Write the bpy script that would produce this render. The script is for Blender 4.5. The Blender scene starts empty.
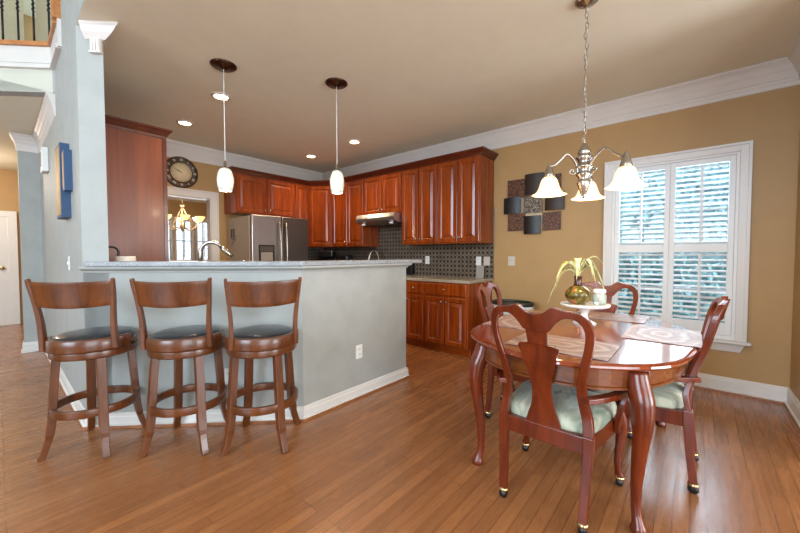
import bpy, bmesh, math, random
from mathutils import Vector, Matrix
random.seed(7)
PI = math.pi
S = bpy.context.scene
COL = S.collection

# ------------------------------------------------------------------ camera
CAM_H = 1.2
cd = bpy.data.cameras.new('camera'); cam = bpy.data.objects.new('camera', cd); COL.objects.link(cam)
cd.sensor_width = 36.0; cd.lens = 346.0 / 800.0 * 36.0; cd.clip_end = 200
cam.location = (0, 0, CAM_H)
cam.rotation_euler = (PI / 2 - math.atan(11.5 / 346.0), 0, math.radians(40.6 - 90))
S.camera = cam

# ------------------------------------------------------------------ world, lights, exposure
w = bpy.data.worlds.new('world'); S.world = w; w.use_nodes = True
bg = w.node_tree.nodes['Background']
bg.inputs[0].default_value = (0.70, 0.86, 1.0, 1); bg.inputs[1].default_value = 2.2
S.view_settings.view_transform = 'Standard'; S.view_settings.look = 'None'
S.view_settings.gamma = 1; S.view_settings.use_curve_mapping = False
S.view_settings.exposure = 0.36

def area(name, loc, target, size, power, col, sy=None):
    l = bpy.data.lights.new(name, 'AREA'); l.energy = power; l.color = col; l.size = size
    if sy: l.shape = 'RECTANGLE'; l.size_y = sy
    o = bpy.data.objects.new(name, l); COL.objects.link(o); o.location = loc
    o.rotation_euler = (Vector(target) - Vector(loc)).to_track_quat('-Z', 'Y').to_euler()
    return o
# fill lamps added for daylight from unseen great-room windows behind the camera
area('great_room_left_fill', (-5.8, 0.6, 2.9), (1.5, 2.4, 1.0), 3.2, 330, (0.66, 0.82, 1.0), 3.0)
area('great_room_rear_fill', (-1.6, -4.3, 1.8), (1.6, 2.6, 2.2), 3.4, 190, (0.88, 0.94, 1.0), 3.2)
area('breakfast_area_fill', (2.6, -4.3, 1.1), (2.2, 1.5, 2.3), 1.8, 120, (0.90, 0.95, 1.0), 1.6)  # added fill, tilted up to brighten the ceiling
# daylight arriving at the dining window
area('dining_window_light', (4.75, 0.18, 1.9), (2.6, 0.6, 0.4), 1.1, 60, (0.70, 0.85, 1.0), 1.5)
# sun on the garden (it comes over the roof)
sun = bpy.data.lights.new('sun', 'SUN'); sun.energy = 3; sun.angle = 0.02; sun.color = (1.0, 0.97, 0.9)
so = bpy.data.objects.new('sun', sun); COL.objects.link(so); so.rotation_euler = Vector((0.62, 0.15, -0.78)).to_track_quat('-Z', 'Y').to_euler()

# ------------------------------------------------------------------ materials
def lin(c):
    return tuple(((v / 255) / 12.92 if v / 255 <= 0.04045 else ((v / 255 + 0.055) / 1.055) ** 2.4) for v in c) + (1,)
class NT:
    def __init__(s, name):
        s.m = bpy.data.materials.new(name); s.m.use_nodes = True
        s.t = s.m.node_tree; s.b = s.t.nodes['Principled BSDF']
    def n(s, kind, **kw):
        nd = s.t.nodes.new(kind)
        for k, v in kw.items(): setattr(nd, k, v)
        return nd
    def l(s, a, b): s.t.links.new(a, b)
    def set(s, **kw):
        for k, v in kw.items():
            k = k.replace('_', ' ')
            for i in s.b.inputs:
                if i.name.lower() == k.lower(): i.default_value = v
    def coord(s, scale=(1, 1, 1), kind='Object'):
        tc = s.n('ShaderNodeTexCoord'); mp = s.n('ShaderNodeMapping')
        mp.inputs['Scale'].default_value = scale; s.l(tc.outputs[kind], mp.inputs[0]); return mp.outputs[0]
    def noise(s, vec, scale, detail=4, rough=0.55, dist=0):
        x = s.n('ShaderNodeTexNoise'); s.l(vec, x.inputs['Vector'])
        x.inputs['Scale'].default_value = scale; x.inputs['Detail'].default_value = detail
        x.inputs['Roughness'].default_value = rough; x.inputs['Distortion'].default_value = dist
        return x.outputs['Fac']
    def ramp(s, fac, stops):
        r = s.n('ShaderNodeValToRGB'); s.l(fac, r.inputs[0])
        e = r.color_ramp.elements
        while len(e) < len(stops): e.new(0.5)
        for q, (p, c) in zip(e, stops): q.position = p; q.color = c
        return r.outputs[0]
    def math(s, op, a, b=None, c=None):
        x = s.n('ShaderNodeMath', operation=op)
        for i, v in enumerate((a, b, c)):
            if v is None: continue
            if isinstance(v, (int, float)): x.inputs[i].default_value = v
            else: s.l(v, x.inputs[i])
        return x.outputs[0]
    def bump(s, fac, strength=0.1, dist=0.01):
        b = s.n('ShaderNodeBump'); b.inputs['Strength'].default_value = strength; b.inputs['Distance'].default_value = dist
        s.l(fac, b.inputs['Height']); s.l(b.outputs[0], s.b.inputs['Normal'])

def plain(name, c, rough=0.5, metal=0.0, var=0.06, scale=6, **kw):
    t = NT(name); c = lin(c)
    f = t.noise(t.coord(), scale, 3)
    lo = tuple(v * (1 - var) for v in c[:3]) + (1,); hi = tuple(min(1, v * (1 + var)) for v in c[:3]) + (1,)
    t.l(t.ramp(f, [(0.3, lo), (0.7, hi)]), t.b.inputs['Base Color'])
    t.set(roughness=rough, metallic=metal, **kw)
    return t.m
def wood(name, c1, c2, rough=0.3, grain=(1, 1, 0.06), scale=22, coat=0.0, bump=0.02):
    t = NT(name); v = t.coord(grain)
    f = t.noise(v, scale, 6, 0.6, 0.6); g = t.noise(v, scale * 4, 3)
    mix = t.math('ADD', t.math('MULTIPLY', f, 0.75), t.math('MULTIPLY', g, 0.25))
    t.l(t.ramp(mix, [(0.34, lin(c2)), (0.62, lin(c1))]), t.b.inputs['Base Color'])
    t.set(roughness=rough, coat_weight=coat, coat_roughness=0.12); t.bump(mix, bump, 0.004)
    return t.m
def emit(name, c, s, base=(255, 255, 255)):
    t = NT(name); t.set(base_color=lin(base), emission_color=lin(c), emission_strength=s, roughness=0.4); return t.m

M = {}
M['wall_grey'] = plain('paint_grey_green', (160, 162, 158), 0.6)
M['wall_tan'] = plain('paint_tan', (170, 135, 86), 0.55, var=0.03)
M['wall_cream'] = plain('paint_cream', (205, 198, 170), 0.6)
M['ceiling'] = plain('ceiling_paint', (230, 230, 214), 0.75, var=0.02)
M['trim'] = plain('white_trim_paint', (212, 208, 203), 0.35, var=0.02)
M['shutter'] = plain('shutter_paint', (222, 224, 224), 0.4, var=0.02)
M['cherry'] = wood('cherry_cabinet_wood', (150, 66, 14), (102, 37, 6), 0.24, (1, 1, 0.07), 16, 0.15)
M['cherry_dark'] = wood('dark_cherry_moulding', (92, 34, 12), (64, 20, 8), 0.3, (1, 1, 0.3), 12, 0.2)
M['panel'] = wood('pantry_panel_wood', (124, 62, 26), (100, 44, 15), 0.38, (1, 1, 0.04), 14, 0.05)
M['stool'] = wood('stool_wood', (106, 56, 22), (70, 34, 12), 0.32, (1, 1, 0.15), 16, 0.25)
M['mahog'] = wood('mahogany', (112, 42, 13), (76, 23, 6), 0.27, (1, 1, 0.12), 14, 0.15)
M['mahog_top'] = wood('mahogany_table_top', (138, 58, 22), (102, 36, 12), 0.11, (0.12, 1, 1), 12, 0.8, 0.0)
M['apron'] = wood('mahogany_apron', (124, 66, 28), (94, 44, 16), 0.25, (0.3, 0.3, 1), 14, 0.4)
M['oak'] = wood('oak_trim', (190, 128, 74), (160, 98, 52), 0.35, (1, 1, 1), 10)
M['oak_dark'] = wood('oak_shoe_moulding', (150, 92, 52), (116, 66, 34), 0.35, (1, 1, 1), 10)
M['leather'] = plain('black_leather', (24, 28, 36), 0.28, var=0.1, scale=80, coat_weight=0.3)
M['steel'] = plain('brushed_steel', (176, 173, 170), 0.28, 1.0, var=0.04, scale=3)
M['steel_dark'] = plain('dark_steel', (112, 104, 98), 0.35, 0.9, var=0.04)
M['fridge_side'] = plain('fridge_side_grey', (168, 160, 148), 0.4, 0.3)
M['nickel'] = plain('brushed_nickel', (168, 160, 150), 0.26, 1.0, var=0.03)
M['bronze'] = plain('dark_bronze', (84, 62, 50), 0.25, 0.9)
M['brass'] = plain('brass_caster', (196, 176, 130), 0.25, 1.0)
M['black'] = plain('black_plastic', (18, 18, 19), 0.3)
M['clock_wood'] = plain('clock_frame_brown', (74, 54, 38), 0.4, var=.3, scale=20)
M['dial'] = plain('clock_dial_cream', (226, 206, 166), 0.5)
M['iron'] = plain('wrought_iron', (40, 38, 40), 0.45, 0.6)
M['white'] = plain('white_ceramic', (236, 232, 226), 0.3)
M['plate'] = plain('cover_plate_white', (225, 225, 220), 0.4)
M['plate_metal'] = plain('cover_plate_nickel', (196, 190, 178), 0.4, 0.3)
M['gold'] = plain('antique_gold', (200, 174, 134), 0.35, 0.7)
M['card'] = plain('grey_card', (150, 142, 130), 0.6)
M['bin'] = plain('dark_green_bin', (44, 46, 40), 0.35)
M['bag'] = plain('bin_liner_white', (200, 200, 196), 0.5)
M['blue_panel'] = plain('blue_canvas_edge', (42, 74, 112), 0.5)
M['canvas'] = plain('canvas_face_tan', (186, 150, 104), 0.6, var=0.3, scale=5)
M['bulb'] = emit('warm_lamp', (255, 214, 160), 12)
M['can'] = emit('recessed_lamp', (255, 206, 150), 22)
M['exterior_ground'] = plain('outdoor_grass', (110, 140, 110), 0.8)

def shade_mat(name, c, rough, em, emc, tw=0.35):
    t = NT(name); t.set(base_color=lin(c), roughness=rough, transmission_weight=tw, emission_color=lin(emc), emission_strength=em, subsurface_weight=0.0)
    return t.m
M['bell'] = shade_mat('frosted_bell_glass', (255, 238, 208), 0.5, 0.75, (255, 206, 140))
M['pendant_glass'] = shade_mat('seafoam_pendant_glass', (224, 232, 232), 0.3, 0.06, (215, 230, 225), 0.6)
def glass():
    t = NT('window_glass'); t.t.nodes.remove(t.b)
    tr = t.n('ShaderNodeBsdfTransparent'); gl = t.n('ShaderNodeBsdfGlossy'); gl.inputs['Roughness'].default_value = 0.02
    fr = t.n('ShaderNodeFresnel'); mx = t.n('ShaderNodeMixShader'); t.l(fr.outputs[0], mx.inputs[0])
    t.l(tr.outputs[0], mx.inputs[1]); t.l(gl.outputs[0], mx.inputs[2]); t.l(mx.outputs[0], t.t.nodes['Material Output'].inputs[0])
    return t.m
M['glass'] = glass()
def jar_glass():
    t = NT('jar_glass'); t.set(base_color=lin((215, 226, 214)), roughness=0.12, transmission_weight=0.55); return t.m
M['jar'] = jar_glass()
def floor_mat():
    t = NT('oak_plank_floor'); tc = t.n('ShaderNodeTexCoord')
    br = t.n('ShaderNodeTexBrick'); br.offset = 0.37; br.offset_frequency = 3
    br.inputs['Scale'].default_value = 1; br.inputs['Brick Width'].default_value = 0.95; br.inputs['Row Height'].default_value = 0.06
    br.inputs['Mortar Size'].default_value = 0.0017; br.inputs['Mortar Smooth'].default_value = 0.3; br.inputs['Bias'].default_value = 0.0
    br.inputs['Color1'].default_value = lin((166, 109, 67)); br.inputs['Color2'].default_value = lin((142, 91, 55)); br.inputs['Mortar'].default_value = lin((96, 54, 30))
    t.l(tc.outputs['Object'], br.inputs['Vector'])
    mp = t.n('ShaderNodeMapping'); mp.inputs['Scale'].default_value = (0.5, 8, 1); t.l(tc.outputs['Object'], mp.inputs[0])
    g = t.noise(mp.outputs[0], 6, 5, 0.5, 0.5)
    r = t.ramp(g, [(0.25, (0.88, 0.86, 0.84, 1)), (0.7, (1.05, 1.05, 1.05, 1))])
    mx = t.n('ShaderNodeMix', data_type='RGBA', blend_type='MULTIPLY'); mx.inputs[0].default_value = 1
    t.l(br.outputs['Color'], mx.inputs[6]); t.l(r, mx.inputs[7]); t.l(mx.outputs[2], t.b.inputs['Base Color'])
    rr = t.ramp(g, [(0.3, (0.22,) * 3 + (1,)), (0.7, (0.32,) * 3 + (1,))]); t.l(rr, t.b.inputs['Roughness'])
    t.bump(t.math('SUBTRACT', g, t.math('MULTIPLY', br.outputs['Fac'], 3.0)), 0.05, 0.003)
    t.set(coat_weight=0.1, coat_roughness=0.2)
    return t.m
M['floor'] = floor_mat()
def granite():
    t = NT('grey_granite'); v = t.coord()
    f = t.noise(v, 140, 3); g = t.noise(v, 18, 4)
    m = t.math('ADD', t.math('MULTIPLY', f, 0.7), t.math('MULTIPLY', g, 0.3))
    t.l(t.ramp(m, [(0.36, lin((124, 126, 128))), (0.5, lin((150, 153, 156))), (0.66, lin((172, 176, 180)))]), t.b.inputs['Base Color'])
    t.set(roughness=0.25); return t.m
M['granite'] = granite()
def beige_stone():
    t = NT('beige_granite'); v = t.coord(); f = t.noise(v, 110, 3)
    t.l(t.ramp(f, [(0.36, lin((120, 108, 92))), (0.62, lin((186, 176, 156)))]), t.b.inputs['Base Color']); t.set(roughness=0.2); return t.m
M['stone'] = beige_stone()
def backsplash():
    t = NT('basketweave_tile'); tc = t.n('ShaderNodeTexCoord'); sp = t.n('ShaderNodeSeparateXYZ'); t.l(tc.outputs['Object'], sp.inputs[0])
    p = 0.060
    u = t.math('ADD', sp.outputs[0], sp.outputs[1]); v = sp.outputs[2]
    def cell(a, sh): return t.math('ABSOLUTE', t.math('SUBTRACT', t.math('FRACT', t.math('ADD', t.math('DIVIDE', a, p), sh)), 0.5))
    a, b = cell(u, 50.0), cell(v, 50.0); c, d = cell(u, 50.5), cell(v, 50.5)
    r1 = t.math('POWER', t.math('ADD', t.math('POWER', a, 4.0), t.math('POWER', b, 4.0)), 0.25)
    r2 = t.math('ADD', c, d)
    big = t.math('LESS_THAN', r1, 0.27); sm = t.math('LESS_THAN', r2, 0.12)
    k = t.math('MAXIMUM', big, sm)
    n = t.noise(t.coord(), 14, 3)
    lc = t.ramp(n, [(0.3, lin((92, 82, 70))), (0.7, lin((118, 106, 92)))])
    mx = t.n('ShaderNodeMix', data_type='RGBA'); t.l(k, mx.inputs[0]); t.l(lc, mx.inputs[6]); mx.inputs[7].default_value = lin((24, 19, 18))
    t.l(mx.outputs[2], t.b.inputs['Base Color']); t.set(roughness=0.3); return t.m
M['tile'] = backsplash()
def fabric():
    t = NT('seat_fabric'); v = t.coord((6, 2.2, 2))
    f = t.noise(v, 1.7, 4, 0.5, 1.2)
    t.l(t.ramp(f, [(0.36, lin((128, 142, 122))), (0.47, lin((192, 192, 170))), (0.56, lin((160, 166, 146))), (0.66, lin((210, 202, 180)))]), t.b.inputs['Base Color'])
    t.set(roughness=0.75, sheen_weight=0.2); return t.m
M['fabric'] = fabric()
def mat_swirl():
    t = NT('placemat_print'); v = t.coord((1, 1, 1)); ln = t.n('ShaderNodeVectorMath', operation='LENGTH')
    mp = t.coord((1.0, 1.7, 1)); t.l(mp, ln.inputs[0])
    n = t.noise(v, 9, 3, 0.5, 0.6)
    q = t.math('ADD', t.math('MULTIPLY', ln.outputs['Value'], 9.0), t.math('MULTIPLY', n, 1.6))
    s = t.math('FRACT', q)
    t.l(t.ramp(s, [(0.1, lin((138, 112, 102))), (0.45, lin((172, 154, 148))), (0.8, lin((112, 88, 84))), (0.95, lin((150, 124, 112)))]), t.b.inputs['Base Color'])
    t.set(roughness=0.45, specular_ior_level=0.35); return t.m
M['placemat'] = mat_swirl()
def vase_mat():
    t = NT('vase_glaze'); v = t.coord(); n = t.noise(v, 14, 5, 0.6, 1.0)
    t.l(t.ramp(n, [(0.38, lin((84, 40, 22))), (0.46, lin((86, 84, 28))), (0.52, lin((116, 104, 40))), (0.58, lin((160, 88, 44)))]), t.b.inputs['Base Color'])
    t.set(roughness=0.15); return t.m
M['vase'] = vase_mat()
M['vase_neck'] = plain('vase_brown_glaze', (74, 36, 26), 0.15)
def leafm(name, c1, c2):
    t = NT(name); n = t.noise(t.coord(), 26, 2); t.l(t.ramp(n, [(0.35, lin(c1)), (0.6, lin(c2))]), t.b.inputs['Base Color']); t.set(roughness=0.45); return t.m
M['leaf'] = leafm('variegated_leaf', (172, 180, 96), (236, 230, 180))
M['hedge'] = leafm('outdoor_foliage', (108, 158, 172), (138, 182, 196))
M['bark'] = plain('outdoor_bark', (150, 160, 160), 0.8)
def art(name, c1, c2, sc):
    t = NT(name); v = t.coord(); vo = t.n('ShaderNodeTexVoronoi', feature='DISTANCE_TO_EDGE'); vo.inputs['Scale'].default_value = sc; t.l(v, vo.inputs['Vector'])
    t.l(t.ramp(vo.outputs['Distance'], [(0.1, lin(c1)), (0.3, lin(c2))]), t.b.inputs['Base Color'])
    t.set(roughness=0.4, metallic=0.1); t.bump(vo.outputs['Distance'], 0.5, 0.004); return t.m
M['art_copper'] = art('copper_scroll_metal', (50, 24, 12), (138, 80, 36), 45)
M['art_black'] = art('black_hatch_metal', (14, 12, 12), (38, 34, 31), 30)
M['art_grey'] = art('grey_leaf_metal', (60, 50, 42), (168, 152, 130), 55)
M['art_plain'] = plain('dark_curved_metal', (46, 32, 25), 0.5, 0.1)
M['art_back'] = plain('champagne_strip', (176, 160, 132), 0.4, 0.3)

# ------------------------------------------------------------------ mesh helpers
class MB:
    def __init__(s): s.v = []; s.f = []; s.sm = []
    def add(s, vs, fs, T=None, smooth=False):
        b = len(s.v)
        for p in vs:
            p = Vector(p); s.v.append(T @ p if T else p)
        for f in fs: s.f.append([b + i for i in f]); s.sm.append(smooth)
        return s
    def box(s, x0, x1, y0, y1, z0, z1, T=None):
        j = ((len(s.v) * 7919) % 13) * 3e-5; x0 -= j; x1 += j; y0 -= j; y1 += j; z0 -= j; z1 += j
        vs = [(x0, y0, z0), (x1, y0, z0), (x1, y1, z0), (x0, y1, z0), (x0, y0, z1), (x1, y0, z1), (x1, y1, z1), (x0, y1, z1)]
        return s.add(vs, [(0, 3, 2, 1), (4, 5, 6, 7), (0, 1, 5, 4), (1, 2, 6, 5), (2, 3, 7, 6), (3, 0, 4, 7)], T)
    def prism(s, poly, z0, z1, T=None):
        n = len(poly); vs = [(x, y, z0) for x, y in poly] + [(x, y, z1) for x, y in poly]
        return s.add(vs, [list(range(n))[::-1], [n + i for i in range(n)]] + [(i, (i + 1) % n, n + (i + 1) % n, n + i) for i in range(n)], T)
    def lathe(s, prof, cx=0, cy=0, seg=24, T=None, sx=1, sy=1):
        vs = []; fs = []; n = len(prof)
        for i in range(seg):
            a = 2 * PI * i / seg
            for r, z in prof: vs.append((cx + r * math.cos(a) * sx, cy + r * math.sin(a) * sy, z))
        for i in range(seg):
            j = (i + 1) % seg
            for k in range(n - 1): fs.append((i * n + k, j * n + k, j * n + k + 1, i * n + k + 1))
        if prof[0][0] > 1e-5: fs.append([i * n for i in range(seg)][::-1])
        if prof[-1][0] > 1e-5: fs.append([i * n + n - 1 for i in range(seg)])
        return s.add(vs, fs, T, True)
    def ring(s, prof, cx=0, cy=0, seg=40, T=None, a0=0, a1=2 * PI):  # closed profile (r,z) swept round
        full = abs(a1 - a0 - 2 * PI) < 1e-6; m = seg if full else seg + 1
        vs = []; fs = []; n = len(prof)
        for i in range(m):
            a = a0 + (a1 - a0) * i / seg
            for r, z in prof: vs.append((cx + r * math.cos(a), cy + r * math.sin(a), z))
        for i in range(seg):
            j = (i + 1) % m
            for k in range(n): fs.append((i * n + k, j * n + k, j * n + (k + 1) % n, i * n + (k + 1) % n))
        if not full: fs.append(list(range(n))[::-1]); fs.append([(m - 1) * n + k for k in range(n)])
        return s.add(vs, fs, T, True)
    def tube(s, pts, r, seg=10, T=None, shape=None, up=(0, 0, 1), cap=True):
        pts = [Vector(p) for p in pts]; n = len(pts); rr = r if isinstance(r, (list, tuple)) else [r] * n
        if shape is None: shape = [(math.cos(2 * PI * i / seg), math.sin(2 * PI * i / seg)) for i in range(seg)]
        k = len(shape); vs = []; u = Vector(up); sm = k > 6
        for i in range(n):
            d = (pts[min(i + 1, n - 1)] - pts[max(i - 1, 0)]).normalized()
            a = u - d * u.dot(d)
            if a.length < 1e-3: a = Vector((1, 0, 0)) - d * d.x
            a.normalize(); b = d.cross(a); u = a
            for x, y in shape: vs.append(pts[i] + b * (x * rr[i]) + a * (y * rr[i]))
        fs = [(i * k + j, i * k + (j + 1) % k, (i + 1) * k + (j + 1) % k, (i + 1) * k + j) for i in range(n - 1) for j in range(k)]
        if cap: fs.append(list(range(k))[::-1]); fs.append([(n - 1) * k + j for j in range(k)])
        return s.add(vs, fs, T, sm)
    def sweep(s, path, prof, closed=False, side=1, T=None):  # path (x,y); prof (out,z); out measured to the left*side
        n = len(path); vs = []; k = len(prof); P = [Vector(p) for p in path]
        for i in range(n):
            d0 = (P[i] - P[i - 1]).normalized() if (i > 0 or closed) else None
            d1 = (P[(i + 1) % n] - P[i]).normalized() if (i < n - 1 or closed) else None
            if d0 is None: d0 = d1
            if d1 is None: d1 = d0
            n0 = Vector((-d0.y, d0.x)) * side; n1 = Vector((-d1.y, d1.x)) * side
            m = (n0 + n1); m = m / max(0.2, m.dot(n0)) if m.length > 1e-6 else n0
            for o, z in prof: vs.append((P[i].x + m.x * o, P[i].y + m.y * o, z))
        fs = []
        for i in range(n if closed else n - 1):
            j = (i + 1) % n
            for q in range(k): fs.append((i * k + q, j * k + q, j * k + (q + 1) % k, i * k + (q + 1) % k))
        if not closed: fs.append(list(range(k))[::-1]); fs.append([(n - 1) * k + q for q in range(k)])
        return s.add(vs, fs, T)
    def loops(s, rects, T=None):  # rects: list of (x0,x1,z0,z1,y): nested rectangles, last closed
        vs = []; fs = []
        for x0, x1, z0, z1, y in rects: vs += [(x0, y, z0), (x1, y, z0), (x1, y, z1), (x0, y, z1)]
        for i in range(len(rects) - 1):
            for j in range(4): fs.append((i * 4 + j, i * 4 + (j + 1) % 4, i * 4 + 4 + (j + 1) % 4, i * 4 + 4 + j))
        fs.append([len(vs) - 4 + j for j in range(4)]); fs.append([3, 2, 1, 0])
        return s.add(vs, fs, T)
    def build(s, name, mat, parent=None, bev=0, smooth=None, seg=2, sub=0, mats=None):
        me = bpy.data.meshes.new(name); me.from_pydata([tuple(v) for v in s.v], [], s.f)
        me.materials.append(M[mat] if isinstance(mat, str) else mat)
        me.polygons.foreach_set('use_smooth', [bool(x) if smooth is None else smooth for x in s.sm])
        bm = bmesh.new(); bm.from_mesh(me); bmesh.ops.recalc_face_normals(bm, faces=bm.faces)
        bm.to_mesh(me); bm.free(); me.update()
        o = bpy.data.objects.new(name, me); COL.objects.link(o)
        if parent: o.parent = parent
        if bev:
            b = o.modifiers.new('bevel', 'BEVEL'); b.width = bev; b.segments = seg; b.limit_method = 'ANGLE'; b.angle_limit = 0.6
        if sub:
            b = o.modifiers.new('sub', 'SUBSURF'); b.levels = sub; b.render_levels = sub
        return o
def rbox(x0, x1, y0, y1, z0, z1): return MB().box(x0, x1, y0, y1, z0, z1)
def thing(name, label, cat, loc=(0, 0, 0), rz=0, group=None):
    o = bpy.data.objects.new(name, None); COL.objects.link(o); o.empty_display_size = 0.1
    o.location = loc; o.rotation_euler = (0, 0, rz); tag(o, label, cat, group); return o
def tag(o, label, cat, group=None):
    o['label'] = label; o['category'] = cat
    if group: o['group'] = group
    return o
def struct(o): o['kind'] = 'structure'; return o
def centre(o):
    """move a mesh object's origin to the middle of its base"""
    me = o.data; xs = [v.co for v in me.vertices]
    c = Vector(((min(v.x for v in xs) + max(v.x for v in xs)) / 2, (min(v.y for v in xs) + max(v.y for v in xs)) / 2, min(v.z for v in xs)))
    me.transform(Matrix.Translation(-c)); o.location = c; return o
def copy_tree(o, parent=None):
    c = o.copy(); COL.objects.link(c); c.parent = parent
    for ch in list(o.children): copy_tree(ch, c)
    return c
def smooth_path(pts, n=4):
    out = []; P = [Vector(p) for p in pts]
    for i in range(len(P) - 1):
        a, b, c, d = P[max(i - 1, 0)], P[i], P[i + 1], P[min(i + 2, len(P) - 1)]
        for k in range(n):
            t = k / n
            out.append(0.5 * ((2 * b) + (c - a) * t + (2 * a - 5 * b + 4 * c - d) * t * t + (3 * b - a - 3 * c + d) * t ** 3))
    out.append(P[-1]); return out

XW = 4.12; YB = 5.46; CZ = 2.74; YN = -0.59
# ------------------------------------------------------------------ room shell
struct(rbox(-6, 5.0, -4.5, 12, -0.1, 0).build('floor', 'floor'))
struct(MB().prism([(0.387, -4.49), (4.23, -4.49), (4.23, 9.0), (0.387, 9.0)], CZ, CZ + 0.1).build('ceiling', 'ceiling'))
struct(rbox(-6.1, .6, -4.6, 9.2, 5.4, 5.5).build('ceiling_great_room', 'ceiling'))
o = MB(); o.box(-6.12, -6, -4.5, -1.2, 0, 5.4); o.box(-6.12, -6, 2.4, 9.1, 0, 5.4); o.box(-6.12, -6, -1.2, 2.4, 0, 1.0); o.box(-6.12, -6, -1.2, 2.4, 4.6, 5.4)
struct(o.build('wall_great_room_left', 'wall_cream'))
o = MB(); o.box(-6.1, -3.4, -4.62, -4.5, 0, 5.4); o.box(.2, 1.6, -4.62, -4.5, 0, 5.4); o.box(-3.4, .2, -4.62, -4.5, 0, .8); o.box(-3.4, .2, -4.62, -4.5, 4.4, 5.4)
o.box(3.5, 4.3, -4.62, -4.5, 0, CZ); o.box(1.6, 3.5, -4.62, -4.5, 0, .6); o.box(1.6, 3.5, -4.62, -4.5, 2.4, CZ)
struct(o.build('wall_great_room_rear', 'wall_cream'))
struct(rbox(4.12, 4.24, -4.5, YN - .12, 0, CZ).build('wall_breakfast', 'wall_tan'))
wy0, wy1, wz0, wz1 = -0.262, 0.665, 0.495, 2.075      # dining window opening
o = MB(); o.box(XW, XW + .12, YN - .12, wy0, 0, CZ); o.box(XW, XW + .12, wy1, YB + .12, 0, CZ)
o.box(XW, XW + .12, wy0, wy1, 0, wz0); o.box(XW, XW + .12, wy0, wy1, wz1, CZ)
struct(o.build('wall_right', 'wall_tan'))
struct(rbox(3.0, XW, YN - .12, YN, 0, CZ).build('wall_near', 'wall_tan'))
DX0, DX1, DZ = 1.10, 2.085, 2.03                      # doorway into the far dining room
o = MB(); o.box(0.49, DX0, YB, YB + .12, 0, CZ); o.box(DX1, XW, YB, YB + .12, 0, CZ); o.box(DX0, DX1, YB, YB + .12, DZ, CZ)
struct(o.build('wall_back', 'wall_tan'))
# wall with the hall pictures, its two-storey part and the 45 degree pillar end
o = MB(); o.box(.385, .49, 3.24, 6.37, 0, 3.05); o.box(.385, .49, -4.5, 3.24, CZ + .004, 5.4); o.box(.3852, .4898, 3.239, 3.95, 3.0, 5.4)
o.prism([(.385, 3.195), (.505, 3.075), (.505, 3.24), (.385, 3.24)], 0, CZ + .001)
struct(o.build('wall_left', 'wall_grey'))
o = MB(); o.prism([(.3855, 3.1945), (1.43, 2.15), (2.60, 2.15), (2.60, 2.27), (1.48, 2.27), (.506, 3.239)], 0, 1.121)
struct(o.build('wall_peninsula', 'wall_grey'))
# hall: pier, far wall, lower ceiling
struct(rbox(.20, .385, 6.25, 6.37, 0, 2.66).build('wall_hall', 'wall_grey'))
struct(rbox(-3.5, 1.2, 9.0, 9.12, 0, 5.6).build('wall_far_hall', 'wall_tan'))
struct(rbox(.55, .67, 6.4, 9.0, 0, 2.66).build('wall_hall_side', 'wall_tan'))
struct(MB().prism([(.37, 4.43), (.37, 6.25), (.6, 6.37), (.6, 9.0), (-3.5, 9.0), (-3.5, 8.3)], 2.664, 2.86).build('ceiling_hall', 'ceiling'))
struct(rbox(-3.5, .37, 8.0, 8.1, 2.9, 5.6).build('wall_upper_landing', 'wall_cream'))
struct(rbox(.50, .62, 3.95, 8.0, 2.9, 5.6).build('wall_upper_side', 'wall_cream'))
# far dining room
o = MB(); zb, zt = 1.10, 1.96
FW = [(1.62, 1.92), (2.10, 2.46), (2.56, 2.87), (2.98, 3.26)]
FY = 8.6
xs = [0.49] + [v for p in FW for v in p] + [4.24]
for i in range(0, len(xs), 2): o.box(xs[i], xs[i + 1], FY, FY + .12, 0, CZ)
for a, b in FW: o.box(a, b, FY, FY + .12, 0, zb - .35); o.box(a, b, FY, FY + .12, zt, CZ)
struct(o.build('wall_far', 'wall_tan'))
struct(rbox(.49, 4.24, YB + .12, FY, 2.50, 2.6).build('ceiling_far', 'ceiling'))
struct(rbox(4.12, 4.24, YB + .12, FY, 0, CZ).build('wall_far_right', 'wall_tan'))
struct(rbox(.49, .55, YB + .12, FY, 0, CZ).build('wall_far_left', 'wall_tan'))

def crown_prof(z, d=.21, p=.085):
    k = d / .21; q = p / .085
    P = [(0, 0), (.085, 0), (.085, .016), (.077, .020), (.077, .030), (.070, .036), (.060, .050), (.050, .072), (.046, .080), (.046, .088), (.040, .092), (.034, .108), (.026, .124), (.022, .132), (.022, .142), (.015, .148), (.014, .170), (.009, .174), (.009, .204), (.0, .21)]
    return [(x * q, z - y * k) for x, y in P]
def base_prof(h=.135, t=.016):
    return [(0, 0), (t + .012, 0), (t + .012, .018), (t, .024), (t, h - .03), (t - .004, h - .022), (t - .005, h - .008), (.004, h), (0, h)]
struct(MB().sweep([(XW, YN), (XW, YB), (.49, YB)], crown_prof(CZ), side=1).build('trim_1', 'trim'))
struct(MB().sweep([(3.0, YN), (XW, YN)], crown_prof(CZ), side=1).build('trim_2', 'trim'))
struct(MB().sweep([(XW, 5.58), (XW, FY), (.55, FY)], crown_prof(2.50, .11, .09), side=1).build('trim_3', 'trim'))
struct(MB().sweep([(3.0, YN), (XW, YN), (XW, 1.99)], base_prof(), side=1).build('baseboard_right', 'trim'))
struct(MB().sweep([(.385, 6.25), (.385, 3.195), (1.43, 2.15), (2.60, 2.15), (2.60, 2.27)], base_prof(.100), side=-1).build('baseboard_peninsula', 'trim'))
struct(MB().sweep([(.20, 6.37), (.20, 6.25), (.385, 6.25)], base_prof(.125), side=-1).build('baseboard_hall', 'trim'))
struct(MB().sweep([(-3.5, 9.0), (.05, 9.0)], base_prof(.125), side=-1).build('baseboard_far', 'trim'))
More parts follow.
